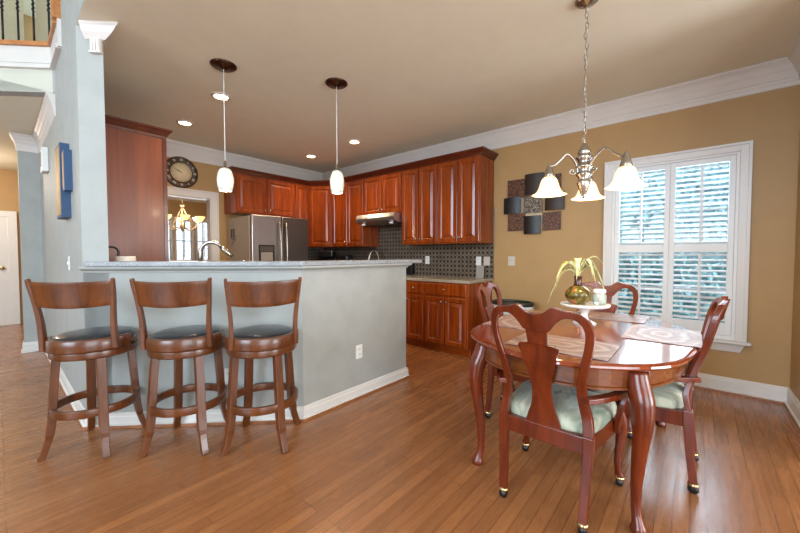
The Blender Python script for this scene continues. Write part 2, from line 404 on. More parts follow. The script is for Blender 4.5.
shoe = [(0, 0), (.034, 0), (.033, .010), (.026, .019), (.0, .021)]
struct(MB().sweep([(.385, 6.25), (.385, 3.195), (1.43, 2.15), (2.60, 2.15), (2.60, 2.27)], shoe, side=-1).build('baseboard_peninsula_shoe', 'oak_dark'))
struct(MB().sweep([(3.0, YN), (XW, YN), (XW, 1.99)], shoe, side=1).build('baseboard_right_shoe', 'oak_dark'))
# crown at the head of the pillar and its fluted block
struct(MB().sweep([(.428, 3.152), (.507, 3.073), (.507, 3.20)], [(0, CZ), (.055, CZ), (.055, CZ - .012), (.048, CZ - .022), (.034, CZ - .055), (.018, CZ - .078), (.008, CZ - .092), (0, CZ - .095)], side=-1).build('trim_4', 'trim'))
T45 = Matrix.Translation((.462, 3.118, 0)) @ Matrix.Rotation(-PI / 4, 4, 'Z')
o = MB(); o.box(-.005, .058, -.022, .0, CZ - .175, CZ - .09, T45); o.box(-.010, .064, -.030, 0, CZ - .187, CZ - .174, T45)
for k in range(3): o.box(-.001 + k * .021, .011 + k * .021, -.028, -.018, CZ - .172, CZ - .095, T45)
struct(o.build('trim_5', 'trim', bev=.002))
# hall crown under the low ceiling
hc = [(0, 2.66), (.06, 2.66), (.06, 2.648), (.046, 2.625), (.044, 2.61), (.030, 2.585), (.026, 2.565), (.016, 2.54), (.014, 2.50), (.008, 2.465), (0, 2.46)]
struct(MB().sweep([(.385, 4.44), (.385, 6.25), (.20, 6.25), (.20, 6.37)], hc, side=1).build('trim_6', 'trim'))
# balcony
bd = Vector((-1, 1, 0)).normalized(); B0 = Vector((.385, 4.415, 0)); B1 = B0 + bd * 3.8
def diag(z0, z1, out, back=.1, e=0):
    n = Vector((-1, -1, 0)).normalized()
    pts = [B0 + n * out, B1 + n * out, B1 - n * back, B0 - n * back]
    return [(p.x, p.y) for p in pts]
struct(MB().prism(diag(0, 0, 0), 2.66, 2.87).build('wall_balcony', 'wall_grey'))
o = MB(); o.prism(diag(0, 0, .02), 2.868, 3.05); o.prism(diag(0, 0, .032), 2.862, 2.895); o.prism(diag(0, 0, .026), 2.905, 2.92)
o.box(.362, .3845, 3.93, 4.44, 2.87, 3.05); o.box(.352, .386, 3.93, 4.44, 2.864, 2.895); o.box(.362, .386, 3.90, 3.95, 2.87, 5.3)
struct(o.build('trim_7', 'trim'))
o = MB(); o.prism(diag(0, 0, .045, .06), 3.05, 3.085); o.box(.342, .47, 3.93, 4.46, 3.051, 3.085)
struct(o.build('trim_8', 'oak'))
struct(MB().prism([(.5, 4.45), (B1.x, B1.y), (-3.5, 8.0), (.5, 8.0)], 2.95, 3.04).build('floor_landing', 'oak'))
rail = thing('balcony_railing', 'black iron baluster railing with oak rail on the upper landing', 'railing', (B0.x, B0.y, 3.085))
for k in range(22):
    p = bd * (.035 + k * .128); x, y = p.x, p.y
    o = MB(); pts = [(x, y, 0), (x, y, .95)]
    o.tube([(x, y, 0), (x, y, .28)], .0075, 4 if False else 8)
    tw = [(x + .0035 * math.cos(a * 1.3), y + .0035 * math.sin(a * 1.3), .28 + a * .008) for a in range(24)]
    o.tube(tw, .009, 6); o.tube([(x, y, .46), (x, y, .95)], .0075, 8)
    if k % 4 == 1:
        for q in range(4):
            a0 = q * PI / 2
            o.tube([(x + .03 * math.sin(PI * s / 8) * math.cos(a0 + s * .35), y + .03 * math.sin(PI * s / 8) * math.sin(a0 + s * .35), .5 + s * .018) for s in range(9)], .004, 5)
    o.build('baluster', 'iron', rail)
o = MB(); a, b = bd * -.02, bd * 2.9; o.tube([(a.x, a.y, .98), (b.x, b.y, .98)], .03, 10); o.build('handrail', 'oak', rail, smooth=True)
MB().box(-.05, .03, -.52, -.44, 0, 1.1).build('newel_post', 'oak', rail, bev=.005)
MB().box(-.3, .13, 3.50, 3.54, -.1, 2.1).build('landing_door', 'trim', rail) if False else None
struct(rbox(-.62, -.02, 7.96, 8.0, 3.04, 5.2).build('door_2', 'trim'))
# far hall door
d = struct(rbox(-1.2, .14, 8.97, 9.0, 0, 1.86).build('door_1', 'trim'))
o = MB(); o.box(-1.3, -1.2, 8.955, 9, 0, 1.95); o.box(.14, .25, 8.955, 9, 0, 1.95); o.box(-1.3, .25, 8.955, 9, 1.85, 1.95); o.build('door_casing', 'trim', d, bev=.004)
MB().lathe([(0.001, 0), (.03, 0), (.03, .05), (.001, .06)], T=Matrix.Translation((.06, 8.93, .98)) @ Matrix.Rotation(-PI / 2, 4, 'X')).build('door_handle', 'brass', d)

# doorway casing
def casing(x0, x1, z, y, name):
    o = MB(); c = .09
    o.box(x0 - c, x0 + .006, y - .02, y + .005, 0, z + c); o.box(x1 - .006, x1 + c, y - .02, y + .005, 0, z + c); o.box(x0, x1, y - .02, y + .005, z - .006, z + c)
    o.box(x0 - c - .008, x0 - c + .014, y - .03, y, 0, z + c); o.box(x1 + c - .014, x1 + c + .008, y - .03, y, 0, z + c); o.box(x0 - c - .008, x1 + c + .008, y - .03, y, z + c - .014, z + c + .008)
    o.box(x0 - .001, x0 + .016, y, y + .13, 0, z); o.box(x1 - .016, x1 + .001, y, y + .13, 0, z); o.box(x0, x1, y, y + .13, z - .016, z + .001)
    return struct(o.build(name, 'trim', bev=.003))
casing(DX0, DX1, DZ, YB, 'trim_9')

# ------------------------------------------------------------------ windows with plantation shutters
def louvers(par, x0, x1, z0, z1, yc, pitch=.047, blade=.044, tilt=22):
    o = MB(); n = int((z1 - z0) / pitch); p = (z1 - z0) / n
    for k in range(n):
        T = Matrix.Translation((0, yc, z0 + (k + .5) * p)) @ Matrix.Rotation(math.radians(tilt), 4, 'X')
        o.add([(x0, -blade / 2, 0), (x0, -blade / 4, .0035), (x0, blade / 4, .0035), (x0, blade / 2, 0), (x0, blade / 4, -.0035), (x0, -blade / 4, -.0035),
               (x1, -blade / 2, 0), (x1, -blade / 4, .0035), (x1, blade / 4, .0035), (x1, blade / 2, 0), (x1, blade / 4, -.0035), (x1, -blade / 4, -.0035)],
              [(i, (i + 1) % 6, 6 + (i + 1) % 6, 6 + i) for i in range(6)] + [(5, 4, 3, 2, 1, 0), (6, 7, 8, 9, 10, 11)], T)
    l = o.build('louvers', 'shutter', par)
    xm = (x0 + x1) / 2
    MB().box(xm - .008, xm + .008, yc - blade / 2 - .014, yc - blade / 2 - .003, z0 + .02, z1 - .02).build('tilt_rod', 'shutter', par)
# local frame of the dining window: x runs towards -Y, outward (into the room) is -y
win = struct(thing('window_1', '', '', (XW, (wy0 + wy1) / 2, 0), -PI / 2)); del win['label']; del win['category']
W = (wy1 - wy0) / 2; c = .065
o = MB()
for s in (-1, 1):
    a, b = sorted((s * W, s * (W + c))); o.box(a, b, -.02, 0, wz0 - .03, wz1 + c)
    a, b = sorted((s * (W + c - .014), s * (W + c + .008))); o.box(a, b, -.032, 0, wz0 - .03, wz1 + c)
o.box(-W, W, -.02, 0, wz1, wz1 + c); o.box(-W - c - .008, W + c + .008, -.032, 0, wz1 + c - .014, wz1 + c + .008)
o.build('window_casing', 'trim', win, bev=.003)
o = MB(); o.box(-W - c - .035, W + c + .035, -.065, .02, wz0 - .055, wz0 - .03); o.build('window_sill', 'trim', win, bev=.006)
o = MB(); o.add([(-W - c, 0, wz0 - .055), (W + c, 0, wz0 - .055), (W + c - .03, 0, wz0 - .13), (-W - c + .03, 0, wz0 - .13), (-W - c, -.035, wz0 - .055), (W + c, -.035, wz0 - .055), (W + c - .03, -.015, wz0 - .13), (-W - c + .03, -.015, wz0 - .13)],
      [(0, 1, 2, 3), (4, 7, 6, 5), (0, 4, 5, 1), (1, 5, 6, 2), (2, 6, 7, 3), (3, 7, 4, 0)]); o.build('apron', 'trim', win)
o = MB()
for s in (-1, 1): a, b = sorted((s * W, s * (W - .022))); o.box(a, b, -.012, .05, wz0 - .03, wz1)
o.box(-W + .022, W - .022, -.012, .05, wz1 - .02, wz1); o.box(-W + .022, W - .022, -.012, .05, wz0 - .03, wz0 + .005); o.build('shutter_frame', 'shutter', win, bev=.003)
for s in (0, 1):
    x0 = -W + .023 + s * (W - .0225); x1 = x0 + (W - .0235)
    o = MB(); st = .040; r0, r1 = wz0 + .006, wz1 - .021
    o.box(x0, x0 + st, .0, .028, r0, r1); o.box(x1 - st, x1, .0, .028, r0, r1)
    o.box(x0 + st, x1 - st, .0, .028, r0, r0 + .105); o.box(x0 + st, x1 - st, .0, .028, r1 - .045, r1); o.box(x0 + st, x1 - st, .0, .028, 1.225, 1.295)
    sh = o.build('shutter', 'shutter', win, bev=.003)
    louvers(sh, x0 + st, x1 - st, r0 + .105, 1.225, .014); louvers(sh, x0 + st, x1 - st, 1.295, r1 - .045, .014)
o = MB()
for s in (-1, 1): a, b = sorted((s * W, s * (W - .045))); o.box(a, b, .075, .115, wz0, wz1)
o.box(-W, W, .075, .115, wz1 - .045, wz1); o.box(-W, W, .075, .115, wz0, wz0 + .06); o.box(-W, W, .07, .115, 1.26, 1.31); o.box(-.022, .022, .07, .115, wz0, wz1)
for x in (-W / 2, W / 2): o.box(x - .009, x + .009, .085, .105, wz0, wz1)
for z in (.88, 1.66): o.box(-W, W, .085, .105, z - .009, z + .009)
sa = o.build('sash', 'trim', win)
rbox(-W + .045, W - .045, .094, .098, wz0 + .06, wz1 - .045).build('pane', 'glass', sa)
# far windows
for i, (a, b) in enumerate(FW):
    m = (a + b) / 2; h = (b - a) / 2
    wn = struct(thing('window_%d' % (i + 2), '', '', (m, FY, 0))); del wn['label']; del wn['category']
    o = MB()
    for s in (-1, 1): q0, q1 = sorted((s * h, s * (h + .045))); o.box(q0, q1, -.02, 0, zb - .4, zt + .07)
    o.box(-h, h, -.02, 0, zt, zt + .07); o.box(-h - .05, h + .05, -.05, 0, zb - .42, zb - .36); o.build('window_casing', 'trim', wn)
    louvers(wn, -h, h, zb, zt - .02, .03, .055, .05, 16)
    o = MB(); o.box(-h, h, .02, .045, zb - .36, zb - .001); o.box(-h, h, .02, .045, zt - .02, zt); o.box(-.01, .01, .075, .09, zb - .35, zt); o.box(-h, h, .075, .09, 1.5, 1.525); o.build('sash', 'shutter', wn)
    rbox(-h, h, .095, .099, zb - .35, zt).build('pane', 'glass', wn)

# ------------------------------------------------------------------ outdoors
struct(rbox(5.0, 16, -8, 10, -.35, -.3).build('floor_garden', 'exterior_ground'))
def blob(name, label, cx, cy, cz, rx, ry, rz, n, seed, mat='hedge', cat='shrub', lsz=.12):
    rnd = random.Random(seed); o = MB()
    for k in range(n):
        u = Vector((-abs(rnd.gauss(0, 1)), rnd.gauss(0, 1), rnd.gauss(0, 1))).normalized() * (.78 + .22 * rnd.random())
        p = Vector((cx + u.x * rx, cy + u.y * ry, cz + u.z * rz))
        R = Matrix.Translation(p) @ Matrix.Rotation(rnd.random() * 6.3, 4, 'Z') @ Matrix.Rotation(rnd.random() * 3, 4, 'X')
        s = lsz * (.6 + rnd.random() * .8)
        o.add([(0, -s, 0), (s * .45, 0, .02), (0, s, 0), (-s * .45, 0, .02)], [(0, 1, 2, 3)], R)
    vs = []; fs = []; NU, NV = 48, 24
    for a in range(NU):
        for b in range(NV + 1):
            u, v = 2 * PI * a / NU, PI * b / NV; q = .80 + .05 * math.sin(7 * u + 3 * v) + .05 * rnd.random()
            vs.append((cx + rx * q * math.sin(v) * math.cos(u), cy + ry * q * math.sin(v) * math.sin(u), cz + rz * q * math.cos(v)))
    for a in range(NU):
        for b in range(NV): fs.append((a * (NV + 1) + b, ((a + 1) % NU) * (NV + 1) + b, ((a + 1) % NU) * (NV + 1) + b + 1, a * (NV + 1) + b + 1))
    o.add(vs, fs)
    ob = o.build(name, mat); centre(ob); return tag(ob, label, cat)
blob('garden_hedge', 'tall dense hedge outside the dining window', 8.2, 1.2, 1.6, 1.2, 4.6, 2.8, 24000, 3, lsz=.065)

# ------------------------------------------------------------------ peninsula
zb0, zb1 = 1.121, 1.155
bt = thing('bar_counter', 'grey granite bar top running along the grey half wall', 'counter', (1.2, 2.5, 1.09))
def off(P): return [(x - 1.2, y - 2.5) for x, y in P]
r = .20; q = r * math.sqrt(2)
outer = [(.30, 3.51 - .02), (.255, 3.43), (.255, 3.30), (.30, 3.56 - q - .30 + .05)]
ov = .06
# front edge line x+y = 3.56 - ov*sqrt2 ; right edge y = 2.13-.035
sfront = 3.58 - ov * math.sqrt(2)
ye = 2.15 - .045
corner = (sfront - ye, ye)
poly = [(.378, sfront - .378 + .0), corner]
poly += [(2.78, ye)]
for k in range(1, 7): a = -PI / 2 + k * PI / 12; poly.append((2.78 + .06 * math.cos(a), ye + .06 + .06 * math.sin(a)))
poly += [(2.84, 2.36), (1.52, 2.36), (.60, 3.28 + .0), (.51, 3.068), (.388, 3.19)]
MB().prism(off(poly), zb0 - 1.09, zb1 - 1.09).build('slab', 'granite', bt, bev=.008, seg=3)
# moulding under the slab, following the wall
mp = [(0, .031), (.042, .031), (.042, .018), (.03, .008), (.014, .0), (.010, -.012), (0, -.012)]
MB().sweep(off([(.387, 3.193), (1.43, 2.15), (2.60, 2.15), (2.60, 2.27)]), mp, side=-1).build('support_moulding', 'wall_grey', bt)
pc = thing('peninsula_cabinet', 'cherry base cabinet with counter on the kitchen side of the half wall', 'cabinet', (1.8, 2.6, 0))
P = [(.60, 3.165), (1.49, 2.275), (2.59, 2.275), (2.59, 2.86), (1.75, 2.86), (1.10, 3.51), (.60, 3.60)]
MB().prism([(x - 1.8, y - 2.6) for x, y in P], 0, .87).build('body', 'cherry', pc)
P = [(.52, 3.245), (1.487, 2.278), (2.63, 2.278), (2.63, 2.89), (1.76, 2.89), (1.12, 3.53), (.52, 3.66)]
MB().prism([(x - 1.8, y - 2.6) for x, y in P], .87, .905).build('countertop', 'granite', pc, bev=.004)

def plate(name, label, loc, rz, kind='outlet', mat='plate', w=.072, h=.115):
    t = thing(name, label, 'wall plate', loc, rz)
    rbox(-w / 2, w / 2, -.006, 0, -h / 2, h / 2).build('cover_plate', mat, t, bev=.002)
    if kind == 'outlet':
        for z in (-.022, .022):
            s = MB().box(-.016, .016, -.009, -.004, z - .015, z + .015).build('socket', mat, t, bev=.002)
            o = MB()
            for x in (-.006, .006): o.box(x - .0015, x + .0015, -.0095, -.007, z - .005, z + .006)
            o.build('slot', 'black', s)
    else:
        n = max(1, round(w / .05) - 1)
        for k in range(n): MB().box((k - (n - 1) / 2) * .046 - .008, (k - (n - 1) / 2) * .046 + .008, -.014, -.004, -.014, .014).build('toggle', mat, t, bev=.002)
    return t
plate('electrical_outlet', 'white outlet on the wide right face of the grey half wall', (1.975, 2.15, .385), 0)
plate('electrical_outlet', 'white outlet low on the half wall behind the bar stools', (1.066, 2.514, .335), -PI / 4)
plate('light_switch', 'white light switch low beside the blue wall art', (.385, 3.85, 1.135), -PI / 2, 'switch')
plate('light_switch', 'switch plate on the tan wall between tiles and window', (XW, 1.725, 1.127), -PI / 2, 'switch', 'plate_metal', .085)
plate('electrical_outlet', 'outlet in the tile backsplash just above the bar top end', (XW - .012, 2.99, 1.127), -PI / 2)
plate('electrical_outlet', 'left outlet of the pair at the end of the tile', (XW - .012, 2.165, 1.122), -PI / 2)
plate('light_switch', 'grey switch plate right of the outlet at the end of the tile', (XW - .012, 2.05, 1.122), -PI / 2, 'switch', 'plate_metal', .085)

# faucet
fa = thing('kitchen_faucet', 'tall gooseneck faucet in brushed nickel behind the bar', 'faucet', (1.055, 2.99, .905), -PI / 4)
MB().lathe([(.03, 0), (.03, .01), (.022, .02), (.017, .06), (.015, .10)], seg=20).build('base', 'nickel', fa)
pth = [(0, 0, .08), (0, 0, .31)] + [(.088 - .088 * math.cos(a * PI / 10), 0, .31 + .088 * math.sin(a * PI / 10)) for a in range(1, 9)]
MB().tube(pth, .016, 12).build('spout', 'nickel', fa, smooth=True)
e = Vector(pth[-1]); dd = (e - Vector(pth[-2])).normalized()
MB().tube([e, e + dd * .03, e + dd * .11], [.016, .019, .022], 12).build('spray_head', 'nickel', fa, smooth=True)
MB().tube([(0, 0, .07), (0, -.05, .10), (.0, -.09, .15)], [.008, .007, .006], 8).build('lever', 'nickel', fa)
sp = thing('soap_dispenser', 'small nickel soap pump right of the gooseneck faucet', 'dispenser', (1.30, 2.86, .905))
MB().lathe([(.018, 0), (.018, .01), (.011, .02), (.01, .24)], seg=14).build('stem', 'nickel', sp); MB().tube([(0, 0, .235), (.03, -.03, .25), (.05, -.05, .235)], .008, 8).build('nozzle', 'nickel', sp)
cr = thing('white_crock', 'white crock with dark curved handle beside the pillar', 'crock', (.66, 3.40, .905))
MB().lathe([(.05, 0), (.064, .015), (.066, .27), (.062, .285), (.056, .28), (.055, .02), (.001, .02)], seg=28).build('body', 'white', cr)
MB().tube(smooth_path([(-.045, .0, .28), (-.045, 0, .33), (-.07, .01, .355), (-.115, .02, .35)]), .008, 8).build('handle', 'black', cr)

# ------------------------------------------------------------------ cabinets
def door_bm(w, h, t=.02, fr=.055):
    o = MB(); x0, x1, z0, z1 = 0, w, 0, h; R = []
    def r(i, y): R.append((x0 + i, x1 - i, z0 + i, z1 - i, y))
    r(0, 0); r(0, -t + .004); r(.005, -t); r(fr - .01, -t); r(fr - .004, -t + .005); r(fr + .002, -t + .010); r(fr + .008, -t + .011); r(fr + .034, -t + .002); r(fr + .038, -t)
    return o.loops(R)
def drawer_bm(w, h, t=.02):
    o = MB(); R = []
    for i, y in ((0, 0), (0, -t + .006), (.004, -t + .003), (.012, -t)): R.append((i, w - i, i, h - i, y))
    return o.loops(R)
def knob(par, x, z, y=-.02):
    T = Matrix.Translation((x, y, z)) @ Matrix.Rotation(PI / 2, 4, 'X')
    return MB().lathe([(.006, 0), (.005, .012), (.013, .018), (.015, .025), (.011, .030), (.001, .032)], seg=14, T=T).build('knob', 'nickel', par)
def cabinet(name, label, loc, rz, w, h, d, doors, dz0=.015, dz1=None, drawers=None, knobs='bottom', toe=0, mat='cherry', group=None):
    t = thing(name, label, 'cabinet', loc, rz, group)
    o = MB(); o.box(0, w, -d, 0, toe, h)
    if toe: o.box(0.0, w, -d + .07, 0, 0, toe)
    o.build('body', mat, t, bev=.002)
    dz1 = dz1 or h - .03
    for i, (x0, x1) in enumerate(doors):
        dw = x1 - x0; T = Matrix.Translation((x0, -d, dz0 + toe))
        b = door_bm(dw, dz1 - dz0 - toe); b.v = [T @ v for v in b.v]; dr = b.build('door', mat, t)
        hinge_left = (i % 2 == 0)
        kx = x1 - .03 if hinge_left else x0 + .03
        kz = dz0 + .055 if knobs == 'bottom' else dz1 - .055
        knob(dr, kx, kz, -d - .02)
    for (x0, x1, z0, z1) in (drawers or []):
        b = drawer_bm(x1 - x0, z1 - z0); T = Matrix.Translation((x0, -d, z0)); b.v = [T @ v for v in b.v]
        dr = b.build('drawer', mat, t); knob(dr, (x0 + x1) / 2, (z0 + z1) / 2, -d - .02)
    return t
RW = -PI / 2; D = .35; G = 'wall cabinets'
def up_right(label, y0, y1, z0, z1, splits, **k):
    n = y0 - y1; m = .012; ww = (n - m * (splits + 1)) / splits
    drs = [(m + i * (ww + m), m + i * (ww + m) + ww) for i in range(splits)]
    return cabinet('wall_cabinet', label, (XW, y0, z0), RW, n, z1 - z0, D, drs, dz0=.02, dz1=z1 - z0 - .05, **k)
TZ = 2.42
up_right('two door cherry wall cabinet at the open end nearest the dining area', 2.580, 1.965, 1.345, TZ, 2)
up_right('two door cherry wall cabinet immediately right of the range hood', 3.195, 2.580, 1.345, TZ, 2)
up_right('short two door cherry wall cabinet above the range hood', 3.975, 3.195, 1.80, TZ, 2)
up_right('two door cherry wall cabinet immediately left of the range hood', 4.745, 3.975, 1.335, TZ, 2)
# corner cabinet (angled face)
cc = thing('corner_wall_cabinet', 'single door cherry corner wall cabinet with angled face', 'cabinet', (XW, YB, 1.335))
A = Vector((3.53, 5.11)); Bq = Vector((3.77, 4.747))
P = [(XW, YB), (3.53, YB), (A.x, A.y), (Bq.x, Bq.y), (XW, 4.747)]
MB().prism([(x - XW, y - YB) for x, y in P], 0, TZ - 1.335).build('body', 'cherry', cc)
wd = (Bq - A).length; ang = math.atan2((Bq - A).y, (Bq - A).x)
T = Matrix.Translation((A.x - XW, A.y - YB, .02)) @ Matrix.Rotation(ang, 4, 'Z') @ Matrix.Translation((.025, 0, 0))
b = door_bm(wd - .05, TZ - 1.335 - .07); b.v = [T @ v for v in b.v]; dr = b.build('door', 'cherry', cc)
Tk = T @ Matrix.Translation((wd - .08, -.02, .055)) @ Matrix.Rotation(PI / 2, 4, 'X')
MB().lathe([(.006, 0), (.005, .012), (.013, .018), (.015, .025), (.011, .030), (.001, .032)], seg=14, T=Tk).build('knob', 'nickel', dr)
cabinet('wall_cabinet', 'narrow single door cherry wall cabinet right above the refrigerator side', (3.26, YB, 1.335), 0, .27, TZ - 1.335, D, [(.012, .255)], dz0=.02, dz1=TZ - 1.335 - .05)
cabinet('wall_cabinet', 'wide two door cherry cabinet directly above the refrigerator', (2.27, YB, 1.82), 0, .99, TZ - 1.82, D, [(.02, .485), (.505, .975)], dz0=.02, dz1=TZ - 1.82 - .05)
cm = MB().sweep([(2.27, YB), (2.27, 5.11), (3.53, 5.11), (3.77, 4.747), (3.77, 1.965), (XW, 1.965)],
     [(0, TZ - .03), (.012, TZ - .03), (.016, TZ - .015), (.03, TZ), (.05, TZ + .025), (.058, TZ + .03), (.058, TZ + .045), (0, TZ + .045)], side=-1).build('cabinet_crown_moulding', 'cherry_dark')
tag(centre(cm), 'dark cherry crown moulding running along the top of the wall cabinets', 'moulding')
# base cabinets on the right wall
cabinet('base_cabinet', 'cherry base cabinet with wide drawer over two doors by the tan wall', (XW, 2.595, 0), RW, .615, .87, .61, [(.015, .297), (.309, .60)], dz0=.02, dz1=.69, drawers=[(.015, .60, .71, .855)], knobs='top', toe=.10)
cabinet('base_cabinet', 'cherry base cabinet with drawer, mostly hidden behind the half wall', (XW, 3.20, 0), RW, .60, .87, .61, [(.015, .297), (.309, .585)], dz0=.02, dz1=.69, drawers=[(.015, .297, .71, .855), (.309, .585, .71, .855)], knobs='top', toe=.10)
cabinet('base_cabinet', 'cherry base cabinet in the kitchen corner beyond the range', (XW, YB, 0), RW, 1.48, .87, .61, [(.68, 1.06), (1.075, 1.46)], dz0=.02, dz1=.69, drawers=[(.68, 1.06, .71, .855), (1.075, 1.46, .71, .855)], knobs='top', toe=.10)
ct = MB(); ct.box(XW - .64, XW, 1.95, 3.205, .87, .905); tag(centre(ct.build('countertop', 'stone', bev=.006)), 'beige granite countertop under the tiled wall near the dining area', 'counter')
ct = MB(); ct.box(XW - .64, XW, 3.98, YB, .87, .905); tag(centre(ct.build('countertop', 'stone', bev=.006)), 'beige granite countertop in the corner left of the range', 'counter')
struct(rbox(XW - .012, XW, 1.955, YB, .905, 1.80).build('wall_backsplash', 'tile'))
struct(rbox(3.26, XW, YB - .012, YB, .905, 1.34).build('wall_backsplash_back', 'tile'))
# range and hood
rg = thing('kitchen_range', 'black and steel range under the hood, behind the bar', 'range', (XW, 3.97, 0), RW)
rbox(0, .755, -.64, -.02, 0, .91).build('body', 'steel_dark', rg, bev=.004); rbox(.02, .735, -.66, -.64, .18, .74).build('oven_door', 'black', rg, bev=.004)
rbox(0, .755, -.10, -.02, .91, 1.08).build('control_panel', 'black', rg, bev=.006)
MB().tube([(.06, -.70, .70), (.70, -.70, .70)], .012, 8).build('handle', 'steel', rg)
hd = thing('range_hood', 'slim stainless range hood under the short wall cabinet', 'hood', (XW, 3.972, 0), RW)
o = MB(); w_ = .774
sec = [(-.01, 1.80), (-.50, 1.80), (-.53, 1.74), (-.52, 1.70), (-.44, 1.665), (-.01, 1.655)]
o.add([(0, y, z) for y, z in sec] + [(w_, y, z) for y, z in sec], [(0, 1, 2, 3, 4, 5), (11, 10, 9, 8, 7, 6)] + [(i, (i + 1) % 6, 6 + (i + 1) % 6, 6 + i) for i in range(6)])
o.build('body', 'steel', hd, bev=.003)
rbox(.06, .36, -.42, -.08, 1.650, 1.662).build('filter', 'steel_dark', hd); rbox(.41, .71, -.42, -.08, 1.650, 1.662).build('filter', 'steel_dark', hd)
MB().lathe([(.001, 1.648), (.03, 1.648), (.03, 1.668)], .10, -.46, 16).build('hood_lamp', 'white', hd); MB().lathe([(.001, 1.648), (.03, 1.648), (.03, 1.668)], .67, -.46, 16).build('hood_lamp', 'white', hd)
# fridge
fr = thing('refrigerator', 'stainless french door refrigerator with ice dispenser', 'refrigerator', (2.30, 5.44, 0), 0)
fw = .925; fd = .76
rbox(0, fw, -fd + .06, 0, .03, 1.75).build('cabinet_body', 'fridge_side', fr, bev=.006)
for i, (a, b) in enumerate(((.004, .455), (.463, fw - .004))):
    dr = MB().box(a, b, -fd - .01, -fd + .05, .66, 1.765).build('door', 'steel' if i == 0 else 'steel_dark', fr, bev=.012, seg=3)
    hx = b - .045 if i == 0 else a + .045
    MB().tube(smooth_path([(hx, -fd - .012, .80), (hx, -fd - .06, .84), (hx, -fd - .075, 1.2), (hx, -fd - .06, 1.62), (hx, -fd - .012, 1.66)]), .014, 10).build('handle', 'nickel', dr, smooth=True)
    if i == 0:
        dp = rbox(.10, .34, -fd - .016, -fd - .008, .98, 1.345).build('dispenser', 'black', dr, bev=.004)
        rbox(.12, .32, -fd - .018, -fd - .014, 1.25, 1.325).build('display', 'steel_dark', dr)
        rbox(.13, .31, -fd - .018, -fd - .014, 1.12, 1.24).build('recess', 'fridge_side', dr)  # lighter grey stands in for the reflection in the dispenser
dr = rbox(.004, fw - .004, -fd - .01, -fd + .05, .06, .645).build('freezer_drawer', 'steel', fr, bev=.012, seg=3)
MB().tube([(.08, -fd - .06, .60), (fw - .08, -fd - .06, .60)], .014, 10).build('handle', 'nickel', dr)
kr = thing('key_rack', 'small dark hook rack with hanging tools on the refrigerator side', 'rack', (2.30, 5.22, 1.48), -PI / 2)
o = MB(); o.tube([(-.05, -.012, .10), (-.05, -.012, -.03), (.03, -.012, -.03), (.03, -.012, .10), (-.05, -.012, .10)], .006, 6); o.build('frame', 'black', kr)
MB().lathe([(.001, 0), (.04, 0), (.045, .012), (.001, .02)], seg=16, T=Matrix.Translation((-.02, 0, -.08)) @ Matrix.Rotation(PI / 2, 4, 'X')).build('dial', 'steel', kr)
MB().lathe([(.001, 0), (.03, 0), (.034, .012), (.001, .02)], seg=16, T=Matrix.Translation((.05, 0, -.04)) @ Matrix.Rotation(PI / 2, 4, 'X')).build('dial', 'steel', kr)
# tall pantry cabinet on the left
pt = thing('pantry_cabinet', 'tall cherry pantry cabinet with plain side beside the pillar', 'cabinet', (.492, 4.60, 0), PI / 2)
# local: x -> +Y(world), outward(-y) -> +X(world)
rbox(-.70, 0, -.585, 0, .0, 2.36).build('body', 'panel', pt, bev=.002)
for x0 in (-.69, -.345):
    b = door_bm(.335, 1.50); T = Matrix.Translation((x0, -.585, .78)); b.v = [T @ v for v in b.v]; dr = b.build('door', 'cherry', pt); knob(dr, x0 + (.30 if x0 < -.5 else .03), .86, -.63)
    b = door_bm(.335, .62); T = Matrix.Translation((x0, -.585, .12)); b.v = [T @ v for v in b.v]; dr = b.build('door', 'cherry', pt); knob(dr, x0 + (.30 if x0 < -.5 else .03), .68, -.63)
MB().sweep([(-.70, 0), (-.70, -.585), (0, -.585)], [(0, 2.31), (.01, 2.31), (.018, 2.33), (.045, 2.37), (.055, 2.378), (.055, 2.395), (0, 2.395)], side=-1).build('crown', 'cherry_dark', pt)
MB().box(-.708, -.70, -.60, -.57, 0, 2.31).build('edge_strip', 'cherry_dark', pt)

# counter things
cf = thing('coffee_maker', 'black coffee maker with steel lid on the corner counter', 'appliance', (3.80, 4.93, .905), math.radians(-60))
rbox(-.12, .12, -.10, .12, 0, .03).build('base', 'black', cf, bev=.008); rbox(-.12, .12, .03, .12, .03, .26).build('tank', 'black', cf, bev=.008)
rbox(-.12, .12, -.10, .12, .26, .35).build('brew_head', 'black', cf, bev=.015); rbox(-.11, .11, -.09, .11, .35, .37).build('lid', 'steel', cf, bev=.008)
MB().lathe([(.06, .03), (.075, .07), (.07, .14), (.05, .18), (.052, .19), (.001, .19)], 0, -.035, 20).build('carafe', 'black', cf)
to = thing('toaster', 'black toaster with rounded body on the counter beside the coffee maker', 'appliance', (3.86, 4.55, .905), RW)
rbox(-.15, .15, -.09, .09, .01, .30).build('body', 'black', to, bev=.035, seg=4); rbox(-.12, .12, -.045, -.02, .298, .303).build('slot', 'steel_dark', to); rbox(-.12, .12, .02, .045, .298, .303).build('slot', 'steel_dark', to)
rbox(-.165, -.15, -.01, .01, .18, .2).build('lever', 'steel', to)
kt = thing('tea_kettle', 'dark kettle with steel arched handle on the range', 'kettle', (3.83, 3.82, .912))
MB().lathe([(.09, 0), (.11, .02), (.115, .07), (.09, .13), (.05, .17), (.02, .185), (.015, .205), (.02, .215), (.001, .222)], seg=26).build('body', 'black', kt)
MB().tube([(-.085 * math.cos(a * PI / 10), .085 * math.cos(a * PI / 10) * .4, .14 + .22 * math.sin(a * PI / 10)) for a in range(11)], .009, 8).build('handle', 'steel', kt)
MB().tube([(-.09, .04, .07), (-.14, .06, .13), (-.16, .07, .16)], [.02, .014, .01], 8).build('spout', 'steel', kt)
